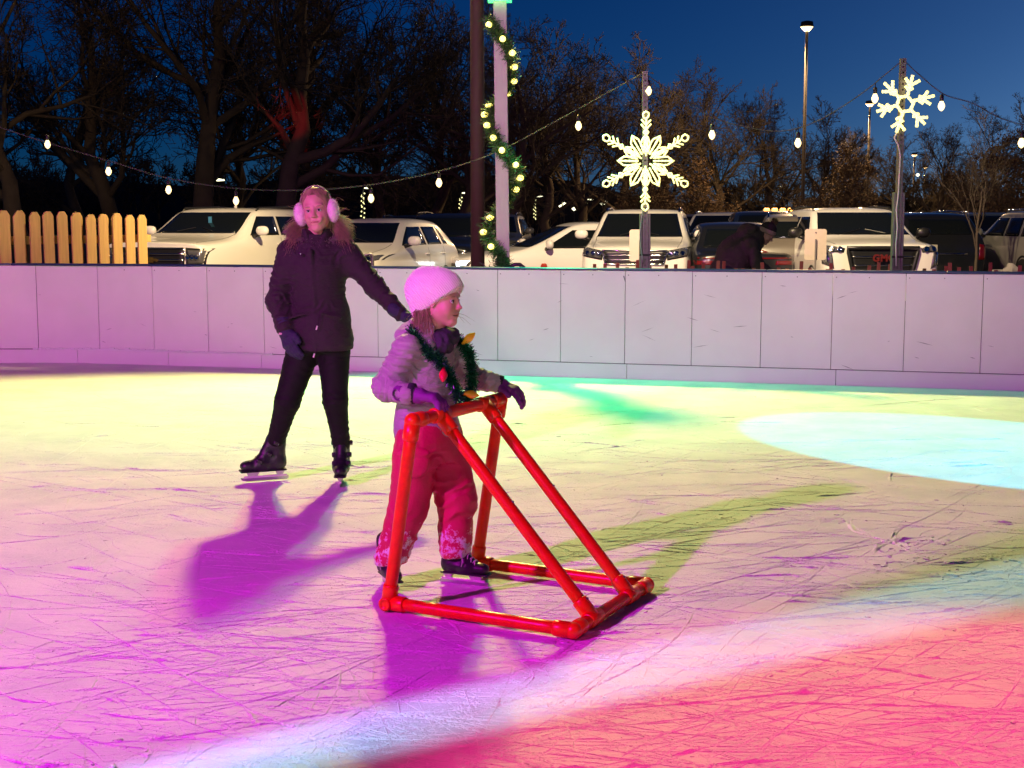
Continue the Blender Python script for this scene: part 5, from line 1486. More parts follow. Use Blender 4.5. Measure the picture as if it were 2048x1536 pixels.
# ------------------------------------------------------------------ blank signs seen from behind
M_SIGN = mat('bare_sign_back', (.60, .50, .44), .45, noise=(20, .06)); M_GALV = mat('galvanised_steel', (.22, .21, .20), .5, metal=.8, noise=(30, .2))
def blank_sign(px0, px1, py0, py1, Y, label):
    a, b = at(px0, py0, Y), at(px1, py1, Y); cx = (a.x+b.x)/2; w_ = abs(b.x-a.x)/2; z1, z0 = a.z, b.z
    r_ = empty('road_sign', (cx, Y, 0)); tag(r_, label, 'sign', 'blank sign backs behind the boards')
    q = []; cr = .035
    for (sx, sz, a0) in ((1, 1, 0), (-1, 1, 90), (-1, -1, 180), (1, -1, 270)):
        for k in range(5):
            t = R(a0+22.5*k); q.append((sx*(w_-cr)+cr*math.cos(t), (z0+z1)/2+sz*((z1-z0)/2-cr)+cr*math.sin(t)))
    MB().prism(q, .003, Matrix.Rotation(R(90), 4, 'X')).build('plate', M_SIGN, r_)
    mz = z0+(z1-z0)*.68
    MB().box((-.012, -.022, -.3), (.012, -.006, mz), None, .003).build('post', M_DARK, r_)
    for z in (z1-.05, z0+.07):
        MB().lathe([(.010, 0), (.010, .005), (.004, .007)], 8, frame_to((0, -.003, z), (0, -1, 0))).build('bolt', M_SCREW, r_)
blank_sign(1259, 1300, 459, 523, 19.6, 'blank pale sign partly behind the large snowflake post')
blank_sign(1610, 1652, 458, 520, 19.6, 'blank pale sign left of the red-lettered white wagon')

# ------------------------------------------------------------------ handrails and cone
def handrail(pts, Y, label):
    P = [at(px, py, Y) for px, py in pts]
    r_ = empty('handrail', (P[0].x, Y, 0)); tag(r_, label, 'handrail')
    off = Vector((P[0].x, Y, 0)); P = [p-off for p in P]
    MB().tube(P+[Vector((P[-1].x, P[-1].y, 0))], .021, 10).build('rail', M_GALV, r_, True)
    MB().tube([P[0], Vector((P[0].x, 0, 0))], .021, 10).build('post', M_GALV, r_, True)
handrail([(688, 527), (722, 514), (738, 508), (743, 509), (745, 514), (745, 530)], 16.5, 'grey bent pipe handrail in front of the white crossover')
handrail([(1018, 534), (1030, 529), (1040, 529), (1047, 533)], 15.2, 'low grey bent pipe at the foot of the white post')
p = at(1088, 527, 19); cone = empty('traffic_cone', (p.x, 19, 0)); tag(cone, 'red traffic cone tip just above the rink boards', 'cone')
M_CONE = mat('cone_orange', (.75, .06, .02), .5)
MB().lathe([(.16, .03), (.15, .05), (.045, p.z-.03), (.03, p.z), (.01, p.z)], 16).build('cone', M_CONE, cone, True)
MB().box((-.2, -.2, 0), (.2, .2, .03), None, .01).build('base', M_CONE, cone)

# ------------------------------------------------------------------ stooping man behind the boards
def make_man():
    Y = 17.0; X0 = (1462-1024)/FPX*Y
    root = empty('person', (X0, Y, lot_z(X0, Y)), 0); tag(root, 'man in dark hooded jacket stooping behind the boards, pompom hat', 'man')
    MJ = mat('olive_dark_jacket', (.06, .056, .04), .8, noise=(5, .3), bump=(30, .4)); MT = mat('dark_jeans', (.015, .017, .025), .8)
    MH = mat('dark_knit_hat', (.028, .026, .022), .9, bump=(90, .4)); MBd = mat('pale_hat_band', (.34, .27, .20), .9, bump=(70, .3))
    hip = (-.06, 0, .92); sh = (.20, 0, 1.27)
    s = SDF((-.35, -.4, .0), (.75, .4, 1.6), .014)
    s.cone((-.06, 0, .95), (.2, 0, 1.3), .13, .13, .05)
    for sg in (1, -1):
        s.cone((-.06, sg*.1, .92), (.02, sg*.11, .48), .085, .06, .03); s.cone((.02, sg*.11, .48), (-.04, sg*.11, .06), .06, .045, .03); s.cone((-.05, sg*.11, .05), (.12, sg*.12, .04), .04, .04, .02)
        s.cone((.2, sg*.18, 1.25), (.26, sg*.22, .98), .05, .045, .03); s.cone((.26, sg*.22, .98), (.44, sg*.12, .90), .042, .035, .03)
    T = Matrix.Translation((.42, -.02, 1.36)) @ Matrix.Rotation(R(-12), 4, 'Z') @ Matrix.Rotation(R(38), 4, 'Y') @ Matrix.Scale(.95, 4)
    person_head(root, T, SKIN, (.5, .3, .22), (.4, .15, .12), (.02, .015, .01), False, s.nets())
    s = SDF((-.4, -.42, .66), (.6, .42, 1.55), .011)
    s.cone((-.08, 0, .86), (.04, 0, 1.1), .205, .215, .06); s.cone((.04, 0, 1.1), (.22, 0, 1.28), .215, .185, .06)
    for sg in (1, -1): s.cone((.2, sg*.19, 1.25), (.27, sg*.25, .98), .085, .075, .05); s.cone((.27, sg*.25, .98), (.45, sg*.13, .89), .072, .055, .04)
    s.folds((-.08, 0, .8), (.25, 0, 1.3), .012, 26, 3, .4); s.rough(.012, 7, 4)
    j = s.build('jacket', MJ, root)
    s = SDF((0, -.25, 1.1), (.5, .25, 1.6), .011); s.ell((.19, 0, 1.40), (.13, .17, .10), .03); s.cone((.25, 0, 1.36), (.36, 0, 1.36), .10, .085, .03); s.rough(.014, 12, 8); s.build('hood', MJ, j)
    s = SDF((-.3, -.3, .0), (.3, .3, 1.0), .014)
    for sg in (1, -1): s.cone((-.06, sg*.1, .92), (.02, sg*.11, .48), .115, .085, .03); s.cone((.02, sg*.11, .48), (-.04, sg*.11, .08), .083, .07, .03)
    s.build('trousers', MT, root)
    for sg in (1, -1):
        s = SDF((-.15, sg*.11-.1, -.01), (.28, sg*.11+.1, .16), .01); s.cone((-.07, sg*.11, .055), (.16, sg*.12, .05), .055, .05, .02); s.plane((0, 0, .005), (0, 0, -1), .005); s.build('shoe', M_BOOT, root)
    for sg in (1, -1): hand_sdf((.46, sg*.125, .885), (.85, -sg*.1, -.45), (0, -sg*1, 0), 1.0, (18, 24, 26, 28), 20, 3, 1.15, .006).build('glove', M_GLOVE2, root)
    s = SDF((-.14, -.12, -.06), (.13, .12, .19), .006); s.ell((-.015, 0, .045), (.112, .098, .118), .02); s.plane((.1, 0, .03), (.28, 0, -1), .01); hat = s.build('hat', MH, root, T)
    s = SDF((-.15, -.13, -.05), (.14, .13, .12), .006); s.ell((-.015, 0, .045), (.118, .104, .118), .01); s.plane((.1, 0, .035), (.28, 0, -1), .006); s.plane((.1, 0, .095), (-.28, 0, 1), .006); s.build('hat_band', MBd, hat, T)
    rng = np.random.default_rng(1); paths = []
    for i in range(420):
        d = Vector(rng.normal(0, 1, 3)).normalized(); p = Vector((-.02, 0, .185)); paths.append([T @ p, T @ (p+d*.03), T @ (p+d*rng.uniform(.045, .062))])
    strands(paths, .003, 'pompom', mat('olive_wool', (.16, .14, .06), .9), hat)
M_GLOVE2 = mat('black_glove', (.012, .012, .012), .7)
make_man()
# ================================================================== posts, garland, snowflakes, string lights, lamps
M_BRONZE = mat('bronze_pole', (.105, .075, .045), .6, spec=.3, noise=(3, .2))
M_POSTWOOD = mat('whitewashed_post', (.62, .55, .52), .75, noise=(6, .12), bump=(14, .35, (5, 5, .5)))
W_BULB = glow('warm_bulb', (1.0, .72, .30), 2.6)
W_BULBG = glow('garland_bulb', (1.0, .80, .14), 3.2)
W_ROPE = glow('rope_light', (1.0, .88, .22), 1.75)
M_CABLE = mat('pale_cable', (.05, .05, .048), .8); M_SOCK = mat('black_socket', (.012, .012, .012), .5)

# tall bronze pole carrying the floodlights (their heads are above the picture)
pole = empty('light_pole', (-.40, 16.0, lot_z(-.4, 16))); tag(pole, 'tall brown metal pole left of the garlanded post', 'light pole')
MB().lathe([(.082, 0), (.080, 3), (.074, 7.6), (.05, 7.62)], 24).build('shaft', M_BRONZE, pole, True)
MB().lathe([(.16, 0), (.16, .03), (.10, .06), (.095, .2)], 20).build('base', M_BRONZE, pole, True)
MB().box((-1.9, -.04, 7.42), (1.3, .04, 7.5), None, .01).build('crossarm', M_BRONZE, pole)
for x, col in ((-.5, (.07, 1, .2)), (-1.35, (1, .67, .13))):
    h = MB().box((x-.14, -.02, 7.28), (x+.14, .16, 7.42), None, .03).build('floodlight', M_BLACK, pole)
for x in (.55, 1.1): MB().box((x-.14, -.16, 7.28), (x+.14, .02, 7.42), None, .03).build('floodlight', M_BLACK, pole)

# whitewashed timber post with the green lamp on top
PB = at(1009, 520, 13.55); PB.z = 0; tilt = .012
post = empty('timber_post', (PB.x, PB.y, 0)); tag(post, 'pale square timber post wrapped in a lit garland', 'post')
Mp = Matrix.Rotation(-tilt, 4, 'Y')
MB().box((-.064, -.064, 0), (.064, .064, 3.60), Mp, .006).build('shaft', M_POSTWOOD, post)
lampM = Mp @ Matrix.Translation((0, -.02, 3.585))
gl_ = MB().box((-.13, -.15, .03), (.13, .12, .16), lampM, .02).build('lamp_housing', M_BLACK, post)
MB().box((-.115, -.135, .012), (.115, .105, .032), lampM, .004).build('lamp_lens', glow('green_lens', (.01, 1.0, .16), 3.0), gl_)
MB().tube([Mp @ Vector((.064, 0, 2.95)), Mp @ Vector((.13, -.03, 2.96)), Mp @ Vector((.16, -.06, 2.88)), Mp @ Vector((.10, -.08, 2.80)), Mp @ Vector((.066, -.05, 2.86))], .004, 5).build('loose_cable', M_SOCK, post)

def garland():
    root = empty('garland', (PB.x, PB.y, 0)); tag(root, 'green fir garland with warm bulbs spiralling round the pale post', 'garland')
    M_FIR = mat('fir_garland', (.04, .10, .028), .6, noise=(20, .5)); M_LEAF = mat('garland_leaf', (.055, .13, .04), .5, noise=(20, .5))
    # spiral read off the photograph: (height, angle); angle 0 = towards the camera, positive = right
    path = []
    z0, z1, turns = 3.42, 1.12, 2.15
    n = 150
    for i in range(n):
        t = i/(n-1); a = R(-60) + t*turns*2*math.pi; z = z0+(z1-z0)*t
        r_ = .125+.03*math.sin(t*23)
        p = Mp @ Vector((math.sin(a)*r_, -math.cos(a)*r_, z)); path.append(p)
    for i in range(24):                                          # the tail hanging straight down
        path.append(path[n-1].lerp(path[n-1]+Vector((.03, -.02, -.22)), (i+1)/24))
    rng = np.random.default_rng(21); V = []; F = []
    for i, p in enumerate(path):
        d0 = np.array((path[min(i+1, len(path)-1)]-path[max(i-1, 0)]).normalized())
        for j in range(40):
            d = rng.normal(0, 1, 3); d -= d0*(d@d0)*.5; d /= np.linalg.norm(d); ln = rng.uniform(.04, .10)
            b = np.array(p)+rng.normal(0, .018, 3); w = np.cross(d, rng.normal(0, 1, 3)); w = w/np.linalg.norm(w)*.0035; k = len(V)
            V += [b-w, b+w, b+d*ln+w*.5, b+d*ln-w*.5]; F.append((k, k+1, k+2, k+3))
    link('fir_needles', np_mesh('fir_needles', V, F, M_FIR), root)
    V = []; F = []
    for i in range(0, len(path), 2):                             # broad leaves
        for j in range(5):
            d = rng.normal(0, 1, 3); d /= np.linalg.norm(d); ln = rng.uniform(.045, .075); b = np.array(path[i])+d*.02
            w = np.cross(d, rng.normal(0, 1, 3)); w = w/np.linalg.norm(w)*.014; k = len(V); u = np.cross(d, w); u = u/np.linalg.norm(u)*.006
            V += [b, b+d*ln*.5+w, b+d*ln, b+d*ln*.5-w, b+d*ln*.5+u]; F += [(k, k+1, k+4, k), (k+1, k+2, k+4, k+1), (k+2, k+3, k+4, k+2), (k+3, k, k+4, k+3)]
    me = bpy.data.meshes.new('leaves'); me.from_pydata(V, [], [f[:3] for f in F]); me.materials.append(M_LEAF); link('leaves', me, root)
    MB().tube(path, .012, 6).build('stem', M_FIR, root, True)
    for t in (.03, .09, .145, .20, .255, .30, .35, .39, .44, .49, .55, .61, .66, .71, .77, .83, .89, .95):
        i = int(t*(n-1)); p = path[i]; c = Mp @ Vector((0, 0, p.z)); d = (p-c); d.z = 0; d.normalize(); d = (d+Vector((0, -.8, 0))).normalized()
        q = p+d*.045
        b = MB().lathe([(.005, -.045), (.015, -.038), (.027, -.015), (.030, .005), (.023, .026), (.004, .037)], 12, frame_to(q, d)).build('bulb', W_BULBG, root, True)
        MB().lathe([(.011, -.065), (.012, -.03)], 8, frame_to(q, d)).build('socket', M_SOCK, b)
    # shrubby end of the garland lying at the foot of the post
    V = []; F = []
    for i in range(900):
        b = np.array(Vector((-.13, -.02, .93)))+rng.normal(0, 1, 3)*np.array([.07, .05, .05]); d = rng.normal(0, 1, 3); d /= np.linalg.norm(d); w = np.cross(d, rng.normal(0, 1, 3)); w = w/np.linalg.norm(w)*.0035; ln = rng.uniform(.03, .07); k = len(V)
        V += [b-w, b+w, b+d*ln+w, b+d*ln-w]; F.append((k, k+1, k+2, k+3))
    link('fir_end', np_mesh('fir_end', V, F, M_FIR), root)
garland()

# ------------------------------------------------------------------ perforated steel posts
def steel_post(px_top, px_bot, py_top, Y, label, sleeve_top=None):
    a = at(px_top, py_top, Y); b = at(px_bot, 530, Y)
    r_ = empty('sign_post', (b.x, Y, 0)); tag(r_, label, 'post', 'perforated steel posts of the string lights')
    lean = (a.x-b.x)/(a.z-b.z); M = Matrix.Identity(4); M[0][2] = lean; M = M @ Matrix.Translation((0, 0, 0)); sh = -lean*b.z
    M.translation = Vector((sh, 0, 0)); w_ = .0255
    # tube with real holes: front built as strips between the holes
    q = MB(); z = 0
    q.box((-w_, -w_, 0), (-.0085, -w_+.003, a.z), M); q.box((.0085, -w_, 0), (w_, -w_+.003, a.z), M)
    while z < a.z:
        q.box((-.0085, -w_+.0004, z), (.0085, -w_+.003, min(z+.033, a.z)), M); z += .0508
    q.box((-w_, -w_+.0031, 0), (-w_+.003, w_, a.z), M); q.box((w_-.003, -w_+.0031, 0), (w_, w_, a.z), M)
    q.box((-w_+.0031, w_-.003, 0), (w_-.0031, w_, a.z), M)
    q.build('shaft', M_GALV, r_)
    if sleeve_top:
        zt = at(px_bot, sleeve_top, Y).z
        MB().box((-.052, -.032, 0), (-.0285, .035, zt), M, .004).build('clamp_angle', M_GALV, r_)
        MB().box((.0285, -.032, 0), (.052, .035, zt), M, .004).build('clamp_angle', M_GALV, r_)
        MB().box((-.056, -.036, 1.15), (.056, -.0325, 1.17), M).build('strap', M_SOCK, r_)
    return Vector((b.x+sh+lean*a.z, Y, a.z)), M, Vector((b.x, Y, 0))
PT1, MP1, OB1 = steel_post(1290, 1290, 143, 13.45, 'perforated steel post carrying the large snowflake', 428)
PT2, MP2, OB2 = steel_post(1806, 1793, 117, 12.75, 'perforated steel post carrying the small snowflake', 385)
# extension cable hanging down the second post
ec = [(1795, 262), (1789, 275), (1797, 292), (1801, 312), (1799, 345), (1797, 385), (1793, 420), (1795, 455), (1792, 490), (1793, 532)]
cab = MB().tube([at(x, y, 12.70) for x, y in ec], .0075, 6).build('extension_cable', mat('white_cable', (.55, .52, .5), .5), None, True)
tag(cab, 'pale extension cable hanging down the small snowflake post', 'cable')
cab2 = MB().tube([at(1283+3*math.sin(y*.05), y, 13.40) for y in range(418, 535, 9)], .005, 6).build('extension_cable', mat('grey_cable', (.3, .3, .3), .5), None, True)
tag(cab2, 'thin grey cable running down the large snowflake post', 'cable')

# ------------------------------------------------------------------ rope-light snowflakes
def snowflake(name, px, py, Y, rad_px, arms, label, rot, jitter, seed, rope):
    c = at(px, py, Y); rad = rad_px*Y/FPX
    r_ = empty(name, c); tag(r_, label, 'snowflake light', 'rope light snowflakes')
    rng = random.Random(seed)
    frame = mat('snowflake_frame', (.5, .5, .46), .5)
    for k in range(6):
        a0 = rot + k*math.pi/3
        M = Matrix.Rotation(math.radians(90), 4, 'X') @ Matrix.Rotation(a0, 4, 'Z')
        arm = empty('arm', (0, 0, 0), 0, r_)
        for pts, closed in arms:
            P = []
            pj = [(x+rng.uniform(-jitter, jitter), y+rng.uniform(-jitter, jitter)) for x, y in pts]
            seg = len(pj) if closed else len(pj)-1
            for i in range(seg):
                p, q = pj[i], pj[(i+1) % len(pj)]; L_ = math.hypot(q[0]-p[0], q[1]-p[1])*rad; m_ = max(2, int(L_/.016))
                for j in range(m_): P.append((p[0]+(q[0]-p[0])*j/m_, p[1]+(q[1]-p[1])*j/m_))
            if not closed: P.append(pj[-1])
            W = [M @ Vector((x*rad, y*rad, .012)) for x, y in P]
            rads = [rope*(1.12 if i % 2 else .86) for i in range(len(W))]
            MB().tube(W, rads, 7, closed=closed).build('rope_light', W_ROPE, arm, True)
            MB().tube([w+Vector((0, .016, 0)) for w in W[::2]] if len(W) > 4 else [w+Vector((0, .016, 0)) for w in W], .003, 5, closed=closed).build('wire_frame', frame, arm)
    return r_
arms1 = [([(.10, 0), (.62, 0)], False),
         ([(.16, .035), (.34, .10), (.50, .035), (.34, -.0 + .03)], True), ([(.16, -.035), (.34, -.10), (.50, -.035), (.34, -.03)], True),
         ([(.13, .075), (.38, .22), (.50, .29), (.43, .15), (.25, .05)], False), ([(.13, -.075), (.38, -.22), (.50, -.29), (.43, -.15), (.25, -.05)], False),
         ([(.52, 0), (.575, .05), (.63, 0), (.575, -.05)], True),
         ([(.63, 0), (.74, .10)], False), ([(.63, 0), (.74, -.10)], False), ([(.72, 0), (.83, .10)], False), ([(.72, 0), (.83, -.10)], False), ([(.63, 0), (.84, 0)], False),
         ([(.84, 0), (.88, .055), (.95, .065), (1.0, 0), (.95, -.065), (.88, -.055)], True)]
snowflake('snowflake_light', 1291, 322, 13.38, 97, arms1, 'large glowing snowflake with six looped arms on steel post', R(90), .008, 4, .0088)
arms2 = [([(.30, 0), (1.0, 0)], False), ([(.30, 0), (.30*math.cos(R(60)), .30*math.sin(R(60)))], False),
         ([(.62, 0), (.86, .24)], False), ([(.62, 0), (.86, -.24)], False), ([(.46, 0), (.58, .13)], False), ([(.46, 0), (.58, -.13)], False)]
snowflake('snowflake_light', 1809, 208, 12.68, 58, arms2, 'smaller glowing snowflake with plain forked arms at right', R(75), .03, 9, .0145)

# ------------------------------------------------------------------ string lights
def string_light(keys, bulbs, label, Yf):
    """keys: (px,py) along the cable; Yf(px) depth"""
    P = [at(x, y, Yf(x)) for x, y in keys]
    pts = []
    for i in range(len(P)-1):
        p0, p1, p2, p3 = P[max(0, i-1)], P[i], P[i+1], P[min(len(P)-1, i+2)]
        for j in range(10):
            t = j/10; pts.append(.5*((2*p1)+(p2-p0)*t+(2*p0-5*p1+4*p2-p3)*t*t+(3*p1-p0-3*p2+p3)*t**3))
    pts.append(P[-1])
    o_ = pts[len(pts)//2].copy(); r_ = empty('string_light', o_); tag(r_, label, 'string light', 'string lights over the rink edge')
    MB().tube([p-o_ for p in pts], .0034, 6).build('cable', M_CABLE, r_, True)
    MB().tube([p-o_+Vector((.004*math.sin(i*.9), .006*math.cos(i*.9), .008)) for i, p in enumerate(pts)], .0018, 5).build('support_wire', M_CABLE, r_, True)
    for bx, by in bulbs:
        q = at(bx, by, Yf(bx)); cpt = min(pts, key=lambda p: (p.x-q.x)**2+(p.y-q.y)**2)
        top = Vector((q.x, q.y, cpt.z)) if abs(cpt.z-q.z) < .5 else Vector((q.x, q.y, q.z+.1))
        b = MB().lathe([(.003, -.055), (.020, -.042), (.031, -.018), (.030, 0), (.018, .026), (.014, .04)], 14, Matrix.Translation(q-o_)).build('bulb', W_BULB, r_, True)
        MB().lathe([(.016, .034), (.019, .045), (.019, .085), (.008, .095)], 10, Matrix.Translation(q-o_)).build('socket', M_SOCK, b, True)
        MB().tube([q-o_+Vector((0, 0, .09)), top-o_], .0045, 5).build('drop_wire', M_SOCK, b)
Yl = lambda x: 14.9 - (x-0)/1290*1.45
string_light([(-260, 150), (-60, 232), (60, 275), (217, 322), (337, 357), (470, 377), (600, 381), (735, 371), (878, 343), (1000, 301), (1157, 218), (1287, 146)],
             [(95, 287), (217, 341), (337, 378), (472, 400), (742, 395), (878, 364), (1157, 250)], 'string of warm bulbs sagging from upper left to the large snowflake post', Yl)
Y2 = lambda x: 13.45 - (x-1290)/516*.70
string_light([(1291, 148), (1340, 182), (1424, 234), (1500, 256), (1570, 262), (1640, 240), (1720, 190), (1770, 150), (1806, 121)], [(1297, 180), (1424, 268), (1596, 284), (1750, 195)], 'string of warm bulbs between the two snowflake posts', Y2)
Y3 = lambda x: 12.75 - (x-1806)/516*.70
string_light([(1807, 121), (1850, 160), (1890, 190), (1945, 207), (2000, 236), (2060, 252), (2140, 255)], [(1883, 210), (2043, 284)], 'string of warm bulbs running from the small snowflake post off the right edge', Y3)

# ------------------------------------------------------------------ car park lamps
def point(name, loc, watts, color, rad=.15):
    d = bpy.data.lights.new(name, 'POINT'); d.energy = watts; d.color = color; d.shadow_soft_size = rad
    o_ = bpy.data.objects.new(name, d); C.objects.link(o_); o_.location = loc
W_SOD = glow('sodium_lamp', (1.0, .62, .26), 4.0); W_LED = glow('led_lamp', (1.0, .95, .6), 3.0)
M_DARKPOLE = mat('dark_bronze_pole', (.035, .025, .018), .6)
def lot_lamp(px, py, H, label, watts, rad=.09, head=.26):
    Y = (H-CAMH)*FPX/(440-py); p = at(px, py, Y)
    r_ = empty('lot_lamp', (p.x, Y, -.1)); tag(r_, label, 'street lamp', 'tall lamps of the car park')
    MB().lathe([(rad*1.25, 0), (rad, .4), (rad*.7, p.z+.1)], 12).build('pole', M_DARKPOLE, r_, True)
    h = MB().lathe([(.1, p.z+.32), (head, p.z+.28), (head*1.1, p.z+.1), (head*1.05, p.z+.06)], 16).build('lamp_head', M_BRONZE, r_, True)
    MB().lathe([(.02, p.z-.16), (head*.6, p.z-.08), (head*1.0, p.z+.06), (head, p.z+.10)], 16).build('lamp_bowl', W_SOD, h, True)
    point('sodium_light', (p.x, Y+.7, p.z-.7), watts, (1.0, .62, .28), .2)
lot_lamp(1614, 52, 10.2, 'tallest car park lamp left of the small snowflake', 4300)
lot_lamp(1740, 207, 10.2, 'car park lamp just left of the small snowflake', 4300, .11, .3)
lot_lamp(1829, 309, 9.0, 'distant car park lamp right of the small snowflake post', 3500, .12, .3)
lot_lamp(1850, 334, 9.0, 'farthest car park lamp right of the small snowflake post', 4000, .12, .34)
FAIRY = MB().lathe([(.01, -.05), (.055, 0), (.01, .05)], 6).mesh('fairy_light', glow('fairy_light', (1.0, .92, .38), 2.2))
# one more lamp of the same car park stands left of the picture
point('sodium_light', (-13.5, 27.0, 8.8), 3200, (1.0, .62, .28), .2)
def wrapped_lamp(px, py, label, n=18, arm=1):
    H = 3.6; Y = (H-CAMH)*FPX/(440-py); p = at(px, py, Y); xo = -arm*.42
    r_ = empty('wrapped_lamp', (p.x+xo, Y, -.1)); tag(r_, label, 'lamp post', 'lamp posts wrapped in fairy lights')
    MB().lathe([(.07, 0), (.06, p.z+.1)], 10).build('pole', M_BLACK, r_, True)
    MB().tube([Vector((0, 0, p.z)), Vector((arm*.3, 0, p.z+.12))], .03, 6).build('arm', M_BLACK, r_)
    MB().lathe([(.02, .07), (.30, .03), (.32, -.03), (.02, -.06)], 14, Matrix.Translation((arm*.42, 0, p.z+.1))).build('lamp_head', W_LED, r_, True)
    rng = random.Random(int(px))
    for i in range(n):
        a = i*1.9; z = p.z-.25-1.75*i/n
        link('fairy_light', FAIRY, r_, (.10*math.cos(a)+rng.uniform(-.03, .03), .10*math.sin(a), z))
for px, py, lb in ((437, 360, 'lamp post wrapped in fairy lights behind the big white wagon'), (738, 376, 'lamp post wrapped in fairy lights just right of the girl'), (932, 386, 'lamp post wrapped in fairy lights left of the brown pole'), (1079, 393, 'lamp post wrapped in fairy lights right of the garlanded post'), (1181, 399, 'lamp post wrapped in fairy lights left of the large snowflake'), (1334, 404, 'lamp post wrapped in fairy lights right of the large snowflake foot'), (1390, 409, 'far lamp post wrapped in fairy lights above the white wagon mirror'), (1436, 411, 'farthest lamp post wrapped in fairy lights above the black car')):
    wrapped_lamp(px, py, lb)
# tiny far street lights between the trees
for i, (px, py, lb) in enumerate(((1128, 408, 'tiny far light left of the large snowflake, highest of its cluster'), (1122, 413, 'tiny far light left of the large snowflake, second of its cluster'), (1205, 408, 'tiny far white light right above the white saloon roof'), (1213, 404, 'tiny far white light touching the large snowflake arm'), (1100, 416, 'tiny far light close right of a wrapped lamp post'), (1148, 418, 'tiny far light low above the white saloon'), (1835, 350, 'tiny far light between the two distant lamps'), (1560, 375, 'tiny far light between trees left of the tallest lamp'), (1268, 407, 'tiny far light at the foot of the large snowflake'), (1470, 424, 'tiny far light low above the back row of cars'))):
    Y = 170 if py < 400 else 150
    p = at(px, py, Y); r_ = empty('far_lamp', (p.x, Y, -.2)); tag(r_, lb, 'street lamp', 'tiny far street lights')
    MB().lathe([(.05, 0), (.04, p.z+.2)], 6).build('pole', M_BLACK, r_)
    MB().lathe([(.02, -.2), (.24, -.02), (.24, .08), (.02, .2)], 8, Matrix.Translation((0, -.1, p.z+.2))).build('lamp_head', W_LED, r_, True)
# ================================================================== bare winter trees
M_BARK = mat('bark', (.11, .085, .062), .9, noise=(3, .35), bump=(14, .6, (1, 1, .3)))
M_TWIG = mat('twigs', (.10, .078, .056), .9, noise=(.6, .35))
M_DEAD = mat('withered_leaves', (.13, .08, .042), .8, noise=(1.5, .5))
def tubes(P, Rr, n=3):
    """P: (m,k,3) centre lines, Rr: (m,k) radii -> vertices, faces"""
    m, k, _ = P.shape
    t = np.gradient(P, axis=1); t /= np.linalg.norm(t, axis=2, keepdims=True)+1e-9
    ref = np.where(np.abs(t[:, :, 2:3]) < .9, np.array([0, 0, 1.0]), np.array([1.0, 0, 0]))
    a = np.cross(t, ref); a /= np.linalg.norm(a, axis=2, keepdims=True)+1e-9; b = np.cross(t, a)
    ang = 2*np.pi*np.arange(n)/n
    V = P[:, :, None, :] + Rr[:, :, None, None]*(a[:, :, None, :]*np.cos(ang)[None, None, :, None]+b[:, :, None, :]*np.sin(ang)[None, None, :, None])
    base = (np.arange(m)*k*n)[:, None, None]+(np.arange(k-1)*n)[None, :, None]
    j = np.arange(n)[None, None, :]; l = (j+1) % n
    F = np.stack([base+j, base+l, base+n+l, base+n+j], -1).reshape(-1, 4)
    return V.reshape(-1, 3), F
